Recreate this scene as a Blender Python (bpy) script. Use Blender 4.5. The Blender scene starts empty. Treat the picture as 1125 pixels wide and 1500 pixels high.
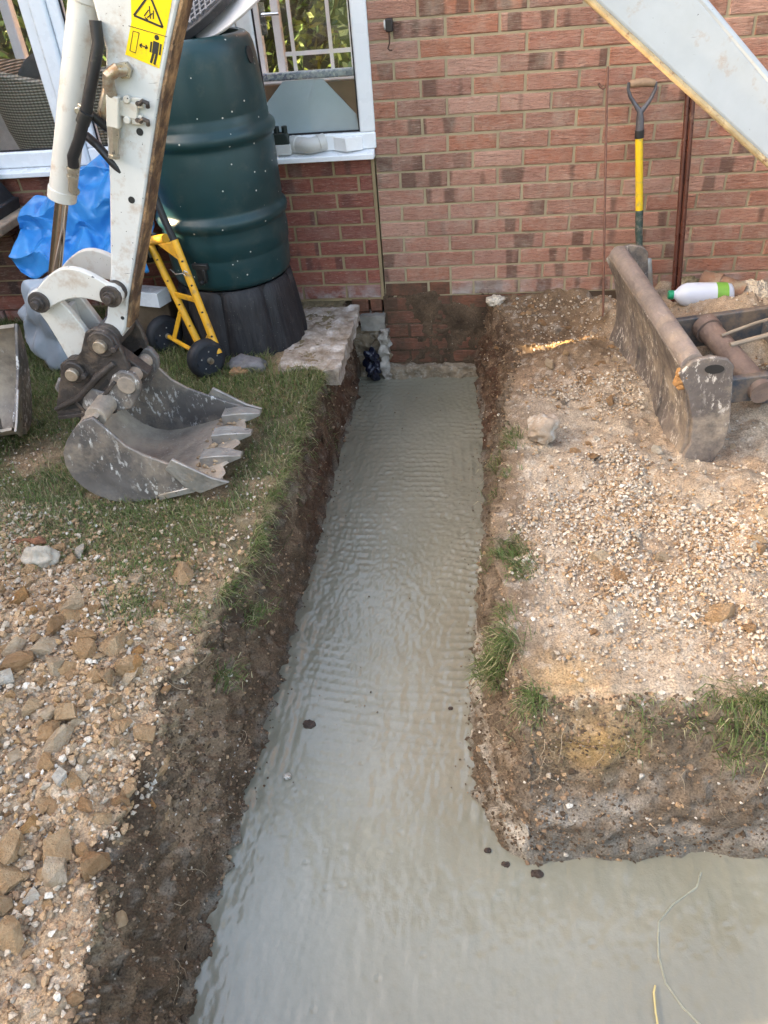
import bpy, bmesh, math, random
import numpy as np
from mathutils import Vector, Matrix
random.seed(7); RNG = np.random.default_rng(11)
PI = math.pi
scene = bpy.context.scene
COL = scene.collection

# ------------------------------------------------------------------ camera
cam_d = bpy.data.cameras.new('camera'); cam = bpy.data.objects.new('camera', cam_d); COL.objects.link(cam)
cam_d.sensor_fit = 'VERTICAL'; cam_d.sensor_height = 36.0; cam_d.sensor_width = 27.0
cam_d.lens = 27.05; cam_d.clip_start = 0.05; cam_d.clip_end = 500
_p, _y, _r = math.radians(37.49796), math.radians(-9.29314), math.radians(-5.34334)
_F = Vector((math.sin(_y)*math.cos(_p), math.cos(_y)*math.cos(_p), -math.sin(_p)))
_R0 = Vector((math.cos(_y), -math.sin(_y), 0)); _U0 = _R0.cross(_F)
_R = _R0*math.cos(_r) + _U0*math.sin(_r); _U = _R0*-math.sin(_r) + _U0*math.cos(_r)
_m = Matrix((( _R.x,_U.x,-_F.x,0.28164),( _R.y,_U.y,-_F.y,-3.77118),( _R.z,_U.z,-_F.z,1.54851),(0,0,0,1)))
cam.matrix_world = _m
scene.camera = cam

# ------------------------------------------------------------------ light
SUN_EL = math.radians(22.0); SUN_TO = Vector((-0.968, -0.15, 0)).normalized()
world = bpy.data.worlds.new('World'); scene.world = world; world.use_nodes = True
wn = world.node_tree; bg = wn.nodes['Background']
sky = wn.nodes.new('ShaderNodeTexSky'); sky.sky_type = 'NISHITA'; sky.sun_disc = False
sky.sun_elevation = SUN_EL; sky.sun_rotation = math.atan2(SUN_TO.x, SUN_TO.y)
sky.altitude = 50; sky.air_density = 1.0; sky.dust_density = 6.0; sky.ozone_density = 0.6
wn.links.new(sky.outputs[0], bg.inputs[0]); bg.inputs[1].default_value = 0.15
sun_d = bpy.data.lights.new('sun', 'SUN'); sun = bpy.data.objects.new('sun', sun_d); COL.objects.link(sun)
sun_d.energy = 3.2; sun_d.angle = math.radians(0.53); sun_d.color = (1.0, 0.80, 0.56)
_to = Vector((SUN_TO.x*math.cos(SUN_EL), SUN_TO.y*math.cos(SUN_EL), math.sin(SUN_EL)))
sun.rotation_euler = _to.to_track_quat('Z', 'Y').to_euler()
vs = scene.view_settings
vs.view_transform = 'Standard'; vs.look = 'None'; vs.gamma = 1.0; vs.exposure = 3.1; vs.use_curve_mapping = False
vs.use_white_balance = True; vs.white_balance_temperature = 7100; vs.white_balance_tint = 10   # camera set for open shade
scene.cycles.max_bounces = 8; scene.cycles.transparent_max_bounces = 12
scene.cycles.use_denoising = True

# ------------------------------------------------------------------ noise
def _hash(ix, iy, iz, seed):
    h = (ix.astype(np.uint32)*np.uint32(374761393) + iy.astype(np.uint32)*np.uint32(668265263)
         + iz.astype(np.uint32)*np.uint32(2147483647) + np.uint32(seed*974711 & 0xffffffff))
    h = (h ^ (h >> np.uint32(13)))*np.uint32(1274126177)
    h = h ^ (h >> np.uint32(16))
    return (h & np.uint32(0xffffff)).astype(np.float64)/float(0xffffff)
def vnoise(x, y, z, seed=0):
    x, y, z = np.broadcast_arrays(np.asarray(x, float), np.asarray(y, float), np.asarray(z, float))
    fx, fy, fz = np.floor(x), np.floor(y), np.floor(z)
    u, v, w = x-fx, y-fy, z-fz
    u, v, w = u*u*u*(u*(u*6-15)+10), v*v*v*(v*(v*6-15)+10), w*w*w*(w*(w*6-15)+10)
    ix, iy, iz = fx.astype(np.int64), fy.astype(np.int64), fz.astype(np.int64)
    r = 0
    for a in (0, 1):
        for b in (0, 1):
            for c in (0, 1):
                r = r + _hash(ix+a, iy+b, iz+c, seed)*(u if a else 1-u)*(v if b else 1-v)*(w if c else 1-w)
    return r*2-1
def fbm(x, y, z=0.0, s=1.0, o=4, seed=0, g=0.5):
    t = 0; a = 1.0; n = 0
    for i in range(o):
        t = t + a*vnoise(np.asarray(x)*s+17.3*i, np.asarray(y)*s+5.1*i, np.asarray(z)*s+9.7*i, seed+i); n += a; a *= g; s *= 2.03
    return t/n*1.6
def sstep(a, b, x):
    t = np.clip((np.asarray(x, float)-a)/(b-a), 0, 1); return t*t*(3-2*t)
def lerp_tab(v, tab):
    tab = sorted(tab); return np.interp(v, [a for a, _ in tab], [b for _, b in tab])

# ------------------------------------------------------------------ materials
class Mat:
    def __init__(s, name, rough=0.6, spec=0.4, metal=0.0):
        s.m = bpy.data.materials.new(name); s.m.use_nodes = True; s.nt = s.m.node_tree
        s.b = s.nt.nodes['Principled BSDF']; s.b.inputs['Roughness'].default_value = rough
        s.b.inputs['Specular IOR Level'].default_value = spec; s.b.inputs['Metallic'].default_value = metal
        s._pos = None
    def n(s, t, **kw):
        nd = s.nt.nodes.new(t)
        for k, v in kw.items(): setattr(nd, k, v)
        return nd
    def l(s, a, b): s.nt.links.new(a, b)
    def put(s, sock, v):
        if hasattr(v, 'is_output') or isinstance(v, bpy.types.NodeSocket): s.l(v, sock)
        elif isinstance(v, (tuple, list)): sock.default_value = tuple(v)+((1,) if len(v) == 3 and len(sock.default_value) == 4 else ())
        else: sock.default_value = v
    def pos(s):
        if s._pos is None: s._pos = s.n('ShaderNodeNewGeometry').outputs['Position']
        return s._pos
    def obj(s): return s.n('ShaderNodeTexCoord').outputs['Object']
    def rand(s): return s.n('ShaderNodeObjectInfo').outputs['Random']
    def vmul(s, v, xyz):
        nd = s.n('ShaderNodeVectorMath', operation='MULTIPLY'); s.l(v, nd.inputs[0]); nd.inputs[1].default_value = xyz; return nd.outputs[0]
    def vadd(s, v, w):
        nd = s.n('ShaderNodeVectorMath', operation='ADD'); s.put(nd.inputs[0], v); s.put(nd.inputs[1], w); return nd.outputs[0]
    def math(s, op, a, b=0.0, clamp=False):
        nd = s.n('ShaderNodeMath', operation=op, use_clamp=clamp); s.put(nd.inputs[0], a); s.put(nd.inputs[1], b); return nd.outputs[0]
    def noise(s, scale, detail=3, rough=0.55, v=None, dist=0.0):
        nd = s.n('ShaderNodeTexNoise'); nd.inputs['Scale'].default_value = scale; nd.inputs['Detail'].default_value = detail
        nd.inputs['Roughness'].default_value = rough; nd.inputs['Distortion'].default_value = dist
        s.l(v if v is not None else s.pos(), nd.inputs['Vector']); return nd.outputs['Fac']
    def voro(s, scale, v=None, out='Distance', feature='F1'):
        nd = s.n('ShaderNodeTexVoronoi', feature=feature); nd.inputs['Scale'].default_value = scale
        s.l(v if v is not None else s.pos(), nd.inputs['Vector']); return nd.outputs[out]
    def ramp(s, fac, stops, interp='LINEAR'):
        nd = s.n('ShaderNodeValToRGB'); cr = nd.color_ramp; cr.interpolation = interp
        while len(cr.elements) < len(stops): cr.elements.new(0.5)
        for e, (p, c) in zip(cr.elements, stops):
            e.position = p; e.color = (c, c, c, 1) if not isinstance(c, (tuple, list)) else tuple(c)+(1,)
        s.l(fac, nd.inputs[0]); return nd.outputs[0]
    def mix(s, fac, a, b, mode='MIX'):
        nd = s.n('ShaderNodeMix', data_type='RGBA', blend_type=mode)
        s.put(nd.inputs[0], fac); s.put(nd.inputs[6], a); s.put(nd.inputs[7], b); return nd.outputs[2]
    def attr(s, name): return s.n('ShaderNodeAttribute', attribute_name=name).outputs
    def col(s, c): s.put(s.b.inputs['Base Color'], c); return s
    def rough(s, r): s.put(s.b.inputs['Roughness'], r); return s
    def bump(s, h, strength=0.5, dist=0.01, prev=None):
        nd = s.n('ShaderNodeBump'); nd.inputs['Strength'].default_value = strength; nd.inputs['Distance'].default_value = dist
        s.l(h, nd.inputs['Height'])
        if prev is not None: s.l(prev, nd.inputs['Normal'])
        s.l(nd.outputs[0], s.b.inputs['Normal']); return nd.outputs[0]

def simple(name, c, rough=0.5, var=0.15, scale=14, bump=0.0, metal=0.0, spec=0.4, dirt=None, dirt_amt=0.5, dscale=9):
    M = Mat(name, rough, spec, metal)
    n1 = M.noise(scale, 4, 0.6)
    lo = tuple(max(0, x*(1-var)) for x in c); hi = tuple(min(1, x*(1+var)) for x in c)
    colr = M.ramp(n1, [(0.3, lo), (0.7, hi)])
    if dirt is not None:
        d = M.ramp(M.noise(dscale, 6, 0.7), [(0.62-dirt_amt*0.3, 0.0), (0.72-dirt_amt*0.15, 1.0)])
        colr = M.mix(d, colr, dirt)
    M.col(colr)
    M.rough(M.ramp(M.noise(scale*2.3, 3), [(0.3, max(0.03, rough-0.09)), (0.7, min(1, rough+0.09))]))
    if bump: M.bump(M.noise(scale*6, 5, 0.65), bump, 0.004)
    return M.m

# ------------------------------------------------------------------ mesh helpers
class MB:
    def __init__(s): s.v = []; s.f = []
    def add(s, vs, fs):
        b = len(s.v); s.v += [tuple(p) for p in vs]; s.f += [tuple(i+b for i in f) for f in fs]; return s
    def box(s, x0, x1, y0, y1, z0, z1):
        return s.add([(x0,y0,z0),(x1,y0,z0),(x1,y1,z0),(x0,y1,z0),(x0,y0,z1),(x1,y0,z1),(x1,y1,z1),(x0,y1,z1)],
                     [(3,2,1,0),(4,5,6,7),(0,1,5,4),(1,2,6,5),(2,3,7,6),(3,0,4,7)])
    def obox(s, c, ax, ay, az):      # oriented box: centre + half axes
        c, ax, ay, az = map(Vector, (c, ax, ay, az)); P = []
        for k in (-1, 1):
            for j, i in ((-1,-1),(-1,1),(1,1),(1,-1)): P.append(c+ax*i+ay*j+az*k)
        return s.add(P, [(3,2,1,0),(4,5,6,7),(0,1,5,4),(1,2,6,5),(2,3,7,6),(3,0,4,7)])
    def bar(s, p0, p1, w, h, up=(0,0,1)):
        p0, p1 = Vector(p0), Vector(p1); d = (p1-p0); a = d.normalized(); u = Vector(up)
        r = a.cross(u); r = r.normalized() if r.length > 1e-4 else Vector((1,0,0)); u = r.cross(a)
        return s.obox((p0+p1)/2, d/2, r*w/2, u*h/2)
    def prism(s, poly, e):           # planar polygon (3D points) swept by vector e
        e = Vector(e); P = [Vector(p) for p in poly]; n = len(P)
        nrm = Vector((0,0,0))
        for i in range(n): nrm += P[i].cross(P[(i+1) % n])
        if nrm.dot(e) > 0: P.reverse()
        return s.add(P+[p+e for p in P], [tuple(range(n)), tuple(range(2*n-1, n-1, -1))]+[(i, i+n, (i+1) % n+n, (i+1) % n) for i in range(n)])
    def xz(s, poly, y0, y1): return s.prism([(x, y0, z) for x, z in poly], (0, y1-y0, 0))
    def cyl(s, p0, p1, r0, r1=None, n=20, caps=True):
        return s.tube([p0, p1], [r0, r0 if r1 is None else r1], n, caps)
    def tube(s, path, r, n=12, caps=True):
        P = [Vector(p) for p in path]; m = len(P)
        R = list(r) if isinstance(r, (list, tuple)) else [r]*m
        prev = None; b = len(s.v)
        for i, p in enumerate(P):
            t = (P[min(i+1, m-1)]-P[max(i-1, 0)]).normalized()
            if prev is None:
                u = t.cross(Vector((0,0,1)));
                if u.length < 1e-3: u = t.cross(Vector((0,1,0)))
            else: u = prev - t*prev.dot(t)
            u.normalize(); prev = u; w = t.cross(u)
            for k in range(n):
                a = 2*PI*k/n; s.v.append(tuple(p+(u*math.cos(a)+w*math.sin(a))*R[i]))
        for i in range(m-1):
            for k in range(n):
                s.f.append((b+i*n+k, b+i*n+(k+1) % n, b+(i+1)*n+(k+1) % n, b+(i+1)*n+k))
        if caps:
            s.f.append(tuple(b+k for k in range(n-1, -1, -1))); s.f.append(tuple(b+(m-1)*n+k for k in range(n)))
        return s
    def lathe(s, c, prof, n=48, close=False):   # profile [(r, z)] about the vertical through c
        b = len(s.v); m = len(prof)
        for r, z in prof:
            for k in range(n):
                a = 2*PI*k/n; s.v.append((c[0]+r*math.cos(a), c[1]+r*math.sin(a), c[2]+z))
        for i in range(m-1):
            for k in range(n):
                s.f.append((b+i*n+k, b+i*n+(k+1) % n, b+(i+1)*n+(k+1) % n, b+(i+1)*n+k))
        return s
    def grid(s, P):                 # P [nu][nv] points
        b = len(s.v); nu, nv = len(P), len(P[0])
        for row in P: s.v += [tuple(p) for p in row]
        for i in range(nu-1):
            for j in range(nv-1):
                s.f.append((b+i*nv+j, b+(i+1)*nv+j, b+(i+1)*nv+j+1, b+i*nv+j+1))
        return s
    def mesh(s, name, angle=35):
        me = bpy.data.meshes.new(name); me.from_pydata(s.v, [], s.f); me.update()
        if angle:
            me.polygons.foreach_set('use_smooth', [True]*len(me.polygons)); me.set_sharp_from_angle(angle=math.radians(angle))
        return me

def link(name, me, mat=None, parent=None, loc=None, rot=None):
    o = bpy.data.objects.new(name, me); COL.objects.link(o)
    if mat is not None and me is not None and not me.materials: me.materials.append(mat)
    if parent is not None: o.parent = parent
    if loc is not None: o.location = loc
    if rot is not None: o.rotation_euler = rot
    return o
def obj(name, mb, mat, parent=None, bevel=0.0, angle=35, seg=2, solid=0.0, sub=0):
    o = link(name, mb.mesh(name, angle), mat, None)
    if parent is not None:
        o.parent = parent; o.matrix_parent_inverse = parent.matrix_basis.inverted() if parent.type == 'EMPTY' else Matrix()
    if solid:
        m = o.modifiers.new('thickness', 'SOLIDIFY'); m.thickness = solid; m.offset = 0
    if sub:
        m = o.modifiers.new('smooth', 'SUBSURF'); m.levels = m.render_levels = sub
    if bevel:
        m = o.modifiers.new('edge', 'BEVEL'); m.width = bevel; m.segments = seg; m.limit_method = 'ANGLE'; m.angle_limit = math.radians(35); m.harden_normals = False
    return o
def tag(o, label=None, cat=None, group=None, kind=None):
    if label: o['label'] = label
    if cat:
        o['category'] = cat
        if not kind: o['kind'] = 'thing'
    if group: o['group'] = group
    if kind: o['kind'] = kind
    return o
def thing(name, loc, label, cat, group=None):
    o = bpy.data.objects.new(name, None); COL.objects.link(o); o.location = loc; o.empty_display_size = 0.1
    o.matrix_basis = Matrix.Translation(loc)
    return tag(o, label, cat, group)
def np_mesh(name, V, Fc, attrs=None, smooth=True):
    """V (n,3), Fc (m,3 or 4)"""
    me = bpy.data.meshes.new(name); k = Fc.shape[1]
    me.vertices.add(len(V)); me.vertices.foreach_set('co', np.ascontiguousarray(V, np.float32).ravel())
    me.loops.add(len(Fc)*k); me.loops.foreach_set('vertex_index', np.ascontiguousarray(Fc, np.int32).ravel())
    me.polygons.add(len(Fc)); me.polygons.foreach_set('loop_start', np.arange(0, len(Fc)*k, k, dtype=np.int32))
    try: me.polygons.foreach_set('loop_total', np.full(len(Fc), k, np.int32))
    except Exception: pass
    me.polygons.foreach_set('use_smooth', np.full(len(Fc), smooth, bool))
    for an, av in (attrs or {}).items():
        if av.ndim == 2:
            a = me.attributes.new(an, 'FLOAT_COLOR', 'POINT')
            a.data.foreach_set('color', np.c_[av, np.ones(len(av))].astype(np.float32).ravel())
        else:
            a = me.attributes.new(an, 'FLOAT', 'POINT'); a.data.foreach_set('value', av.astype(np.float32))
    me.update(calc_edges=True); me.validate(); return me
def grid_faces(nu, nv):
    i = np.arange(nu-1)[:, None]*nv + np.arange(nv-1)[None]
    return np.stack([i, i+nv, i+nv+1, i+1], -1).reshape(-1, 4)

# ------------------------------------------------------------------ ground
ZC = -0.43
def xb_left(y): return -0.387 + 0.012*fbm(y, 0*y, 0, 3.0, 3, 5)
def xt_left(y):
    return lerp_tab(y, [(0.1,-0.42),(-0.7,-0.43),(-0.8,-0.418),(-1.3,-0.425),(-1.96,-0.432),(-2.2,-0.475),(-2.55,-0.53),(-2.9,-0.525),(-3.3,-0.455),(-5,-0.44)]) \
        + 0.016*fbm(y, 0*y, 2, 4.5, 3, 9)
def xb_right(y):
    return lerp_tab(y, [(0.1,0.235),(0,0.24),(-0.5,0.272),(-1.08,0.292),(-1.56,0.277),(-2.0,0.259),(-2.4,0.257),(-2.55,0.275),(-2.64,0.33)]) + 0.006*fbm(y, 0*y, 4, 6, 3, 3)
def xt_right(y):
    return lerp_tab(y, [(0.1,0.30),(0,0.30),(-0.25,0.40),(-0.6,0.43),(-0.95,0.40),(-1.3,0.36),(-1.7,0.335),(-2.0,0.325),(-2.3,0.335),(-2.6,0.40)]) + 0.018*fbm(y, 0*y, 6, 5, 3, 13)
def yb_front(x): return lerp_tab(x, [(0.2,-2.60),(0.3,-2.64),(0.40,-2.725),(0.62,-2.712),(1.0,-2.66),(1.6,-2.63),(4,-2.6)]) + 0.006*fbm(x, 0*x, 8, 6, 3, 23)
def yt_front(x): return lerp_tab(x, [(0.2,-2.50),(0.40,-2.56),(0.82,-2.535),(1.2,-2.52),(4,-2.5)]) + 0.018*fbm(x, 0*x, 1, 5, 3, 33)

def top_height(x, y):
    h = 0.010*fbm(x, y, 0, 1.6, 3, 40)
    # stony spoil at the left front
    h = h + 0.055*sstep(-1.85, -2.4, y + 0.35*(x+0.9) + 0.12*fbm(x, y, 0, 2.0, 3, 41))*sstep(-0.42, -0.85, x)
    # spoil dumped in front of and behind the dozer blade on the right
    h = h + 0.05*np.exp(-(((x-1.05)/0.42)**2+((y+2.0)/0.40)**2))*sstep(0.3, 0.6, x)
    h = h + 0.05*np.exp(-(((x-0.72)/0.2)**2+((y+1.05)/0.35)**2))
    h = h + 0.10*np.exp(-(((x-1.40)/0.20)**2+((y+0.52)/0.18)**2))
    h = h + 0.06*np.exp(-(((x-1.55)/0.4)**2+((y+0.9)/0.5)**2))
    h = h - 0.05*np.exp(-(((x-0.55)/0.22)**2+((y+0.45)/0.3)**2)) - 0.045*np.exp(-(((x-1.0)/0.16)**2+((y+1.47)/0.16)**2))
    rg = sstep(0.42, 0.7, x)*sstep(-2.5, -2.2, y)
    h = h + rg*(0.042*fbm(x, y, 0, 3.2, 2, 46)+0.030*np.abs(fbm(x, y, 0, 8, 3, 39))-0.008) + 0.06*sstep(0.75, 1.25, x)*sstep(-2.45, -1.9, y)*sstep(-1.35, -1.7, y)
    lg = sstep(-0.45, -0.6, x)*sstep(-1.95, -2.35, y)
    h = h + lg*(0.024*fbm(x, y, 0, 4.0, 2, 36)+0.026*np.abs(fbm(x, y, 0, 10, 3, 37)))
    # a notch where the turf edge has slumped into the trench
    h = h - 0.07*np.exp(-(((x-0.36)/0.06)**2+((y+1.93)/0.05)**2))
    return h
def ground_t(x, y):
    tl = (xb_left(y)-x)/np.maximum(xb_left(y)-xt_left(y), 0.02)
    a = (x-xb_right(y))/np.maximum(xt_right(y)-xb_right(y), 0.02)
    b = (y-yb_front(x))/np.maximum(yt_front(x)-yb_front(x), 0.02)
    k = 0.16
    hh = np.clip(0.5+0.5*(b-a)/k, 0, 1); tr = b*(1-hh)+a*hh - k*hh*(1-hh)
    tn = (-3.36-y)/0.08
    return np.maximum(np.maximum(tl, tr), tn), tl, tr
def ground_h(x, y):
    t, tl, tr = ground_t(x, y)
    P = np.where(t <= 0, np.maximum(-1, t)*0.15, 0)
    tt = np.clip(t, 0, 1)
    P = P + (0.82*tt + 0.18*np.sin(tt*PI/2)) * (t > 0)
    top = top_height(x, y)
    base = ZC-0.015
    # rounded rim
    rim = -0.012*np.exp(-np.maximum(t-1, 0)/0.2)*(t > 0.999) - 0.012*sstep(0.85, 1, t)*(t <= 0.999)
    return base + (top-base)*np.clip(P, -1, 1) + rim, t, tl, tr
def axis_lines(segs):
    L = []
    for a, b, st in segs:
        n = max(1, int(round(abs(b-a)/st))); L.append(np.linspace(a, b, n, endpoint=False))
    return np.concatenate(L+[np.array([segs[-1][1]])])
gx = axis_lines([(-60,-8,8),(-8,-2.6,0.45),(-2.6,-0.68,0.0085),(-0.68,-0.36,0.0032),(-0.36,0.22,0.03),(0.22,0.50,0.0032),(0.50,1.75,0.0075),(1.75,3,0.04),(3,8,0.5),(8,60,8)])
gy = axis_lines([(-60,-8,8),(-8,-4.4,0.4),(-4.4,-3.45,0.02),(-3.45,-2.78,0.0075),(-2.78,-2.48,0.0034),(-2.48,-1.2,0.0075),(-1.2,0.1,0.0095),(0.1,3,0.2),(3,8,1),(8,60,8)])
GX, GY = np.meshgrid(gx, gy, indexing='ij')
H, T, TL, TR = ground_h(GX, GY)
# under the house and conservatory the ground is level
H = np.where(GY > 0.07, np.minimum(H, -0.02), H); 
wall_m = sstep(-0.15, 0.12, T)*sstep(1.25, 0.95, T)
X, Y, Z = GX.copy(), GY.copy(), H.copy()
near = sstep(3.2, 2.4, np.abs(GX))*sstep(-5, -4.2, GY)*sstep(0.3, 0.05, GY)
n_big = fbm(GX*0.4, GY, H*1.3, 9, 4, 50); n_mid = fbm(GX, GY, H, 28, 3, 60); n_fin = fbm(GX, GY, H, 85, 2, 70)
n_lump = np.abs(fbm(GX*0.7, GY, H*1.1, 19, 3, 55))
n_tooth = fbm(GX*0.2, GY+0.15*H, H*0.12, 24, 2, 58)
d = (0.018*n_big + 0.018*n_mid + 0.008*n_fin + 0.008*n_lump + 0.010*n_tooth*(GX < 0))*wall_m
onl = (TL >= TR); onf = (~onl) & (GX > 0.40) & (GY < -2.4)
X += np.where(onl, d, np.where(onf, 0.25*d, -d)); d2 = (0.016*n_big+0.012*fbm(GX, GY*0.3, H*1.2, 14, 4, 57)+0.0035*n_mid+0.002*n_fin)*wall_m
Y += np.where(onf, -d2, 0.2*d)
flat = sstep(0.9, 1.1, T)
spL = flat*sstep(-1.8, -2.35, GY + 0.35*(GX+0.9) + 0.12*fbm(GX, GY, 0, 2.0, 3, 41))*(GX < 0)
spR = flat*(GX > 0.2)
lawn = flat*(GX < 0)*(1-spL)
Z += near*(flat*(0.004*n_mid + 0.003*n_fin) + (spL+spR*0.8)*(0.006*np.abs(n_mid)+0.005*np.abs(n_fin)))
Z += near*wall_m*0.008*n_mid
# vertex colour: what the soil is made of, plus one painted sun streak
def cl(*c): return np.array(c)
soil = cl(0.115,0.073,0.042); topsoil = cl(0.075,0.049,0.030); redsoil = cl(0.095,0.048,0.027); chalk = cl(0.46,0.40,0.32)
spoilL = cl(0.43,0.295,0.18); spoilR = cl(0.375,0.295,0.212); spoilRd = cl(0.30,0.205,0.13); turf = cl(0.175,0.135,0.075); sand = cl(0.42,0.255,0.10); greyclay = cl(0.23,0.20,0.155)
def mixc(a, b, m): return a*(1-m[..., None]) + b*m[..., None]
nA = fbm(GX, GY, H, 3.0, 4, 80); nB = fbm(GX, GY, H, 11, 4, 85); nC = fbm(GX, GY, H, 30, 3, 88)
Cc = np.ones(GX.shape+(3,))*turf
Cc = mixc(Cc, spoilL, spL); Cc = mixc(Cc, cl(0.27,0.19,0.11), lawn*sstep(-0.1, 0.5, nA+0.4*nB))
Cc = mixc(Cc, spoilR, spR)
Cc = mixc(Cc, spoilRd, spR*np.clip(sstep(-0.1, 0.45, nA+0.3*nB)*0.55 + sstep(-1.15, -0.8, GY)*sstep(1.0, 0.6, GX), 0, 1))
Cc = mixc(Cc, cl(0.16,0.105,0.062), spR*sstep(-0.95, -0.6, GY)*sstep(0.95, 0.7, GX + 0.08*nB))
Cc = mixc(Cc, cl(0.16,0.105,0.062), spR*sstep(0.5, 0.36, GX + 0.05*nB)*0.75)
wl = sstep(1.14, 0.92, T+0.22*nB*onl)*(T > -1)
wc = np.where((GY > -1.6)[..., None], redsoil, soil)*np.ones(GX.shape+(3,))
wc = mixc(wc, soil, sstep(-1.2, -1.8, GY)); wc = mixc(wc, topsoil, sstep(0.45, 0.8, T)*0.7)
wc = mixc(wc, cl(0.175,0.115,0.07), sstep(-0.05, 0.5, nB+0.5*nC)*0.6)
wc = mixc(wc, cl(0.235,0.155,0.092), sstep(-2.1, -2.7, GY)*sstep(-0.35, 0.4, nA+0.5*nB+0.3*nC)*(GX < 0)*0.85)
wc = mixc(wc, cl(0.19,0.145,0.10), (GX > 0)*(GY < -0.8)*0.55)
wc = mixc(wc, sand, onf*np.exp(-(((GX-0.56)/0.10)**2+((H+0.10)/0.07)**2))*0.9)
wc = mixc(wc, chalk*0.75, onf*sstep(-0.15, 0.5, nB+0.3*nA)*sstep(-0.12, -0.28, H)*0.55)
wc = mixc(wc, greyclay, onf*sstep(-0.30, -0.40, H+0.06*nB+0.03*nC)*0.75)
wc = mixc(wc, chalk, (GX > 0)*(~onf)*(GX < 0.45)*sstep(-1.3, -1.7, GY)*sstep(0.42, 0.28, T)*sstep(-0.35, 0.15, nB+0.3*nC))
wc = mixc(wc, greyclay*0.8, sstep(0.16, 0.05, T)*sstep(-0.4, 0.2, nB)*0.8)
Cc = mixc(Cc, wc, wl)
Cc = mixc(Cc, cl(0.46,0.28,0.10), spR*np.exp(-(((GX-0.64)/0.13)**2+((GY+0.50)/0.05)**2))*0.85)  # warm sun streak painted into the soil colour
Cc = mixc(Cc, sand*0.95, flat*np.exp(-(((GX-0.5)/0.10)**2+((GY+2.47)/0.09)**2))*0.7)
white = sstep(0.45, 0.62, fbm(GX, GY, H, 42, 2, 91))*np.clip(spL*0.25+spR*0.25+wl*0.10+lawn*0.05, 0, 1)*(np.abs(GX) < 3)
Cc = mixc(Cc, cl(0.62,0.57,0.48), white)
Cc *= (1+0.22*nC+0.10*nB)[..., None]
far = sstep(3.0, 6, np.maximum(np.abs(GX), -GY)); Cc = mixc(Cc, cl(0.07,0.10,0.035), far)
M = Mat('soil', 0.9, 0.25)
ca = M.attr('soilcol')['Color']
sp = M.ramp(M.noise(190, 2, 0.6), [(0.32, 0.62), (0.62, 1.25)])
cc = M.mix(1.0, ca, sp, 'MULTIPLY')
peb = M.ramp(M.voro(150, out='Color'), [(0.86, 0.0), (0.9, 1.0)])
pebm = M.math('MULTIPLY', peb, M.ramp(M.voro(150), [(0.25, 1.0), (0.4, 0.0)]))
cc = M.mix(M.math('MULTIPLY', pebm, 0.45), cc, (0.55, 0.47, 0.36))
M.col(cc)
b1 = M.bump(M.noise(240, 3, 0.7), 0.9, 0.004)
M.bump(M.noise(70, 4, 0.65), 0.6, 0.008, b1)
SOIL = M.m
gm = np_mesh('ground', np.stack([X, Y, Z], -1).reshape(-1, 3), grid_faces(len(gx), len(gy)), {'soilcol': np.clip(Cc.reshape(-1, 3), 0.01, 0.9)})
ground = link('ground', gm, SOIL); tag(ground, 'brown soil banks and worn lawn cut by the L-shaped trench', kind='structure')
def gz(x, y):
    h, *_ = ground_h(np.array([float(x)]), np.array([float(y)])); return float(h[0])

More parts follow.
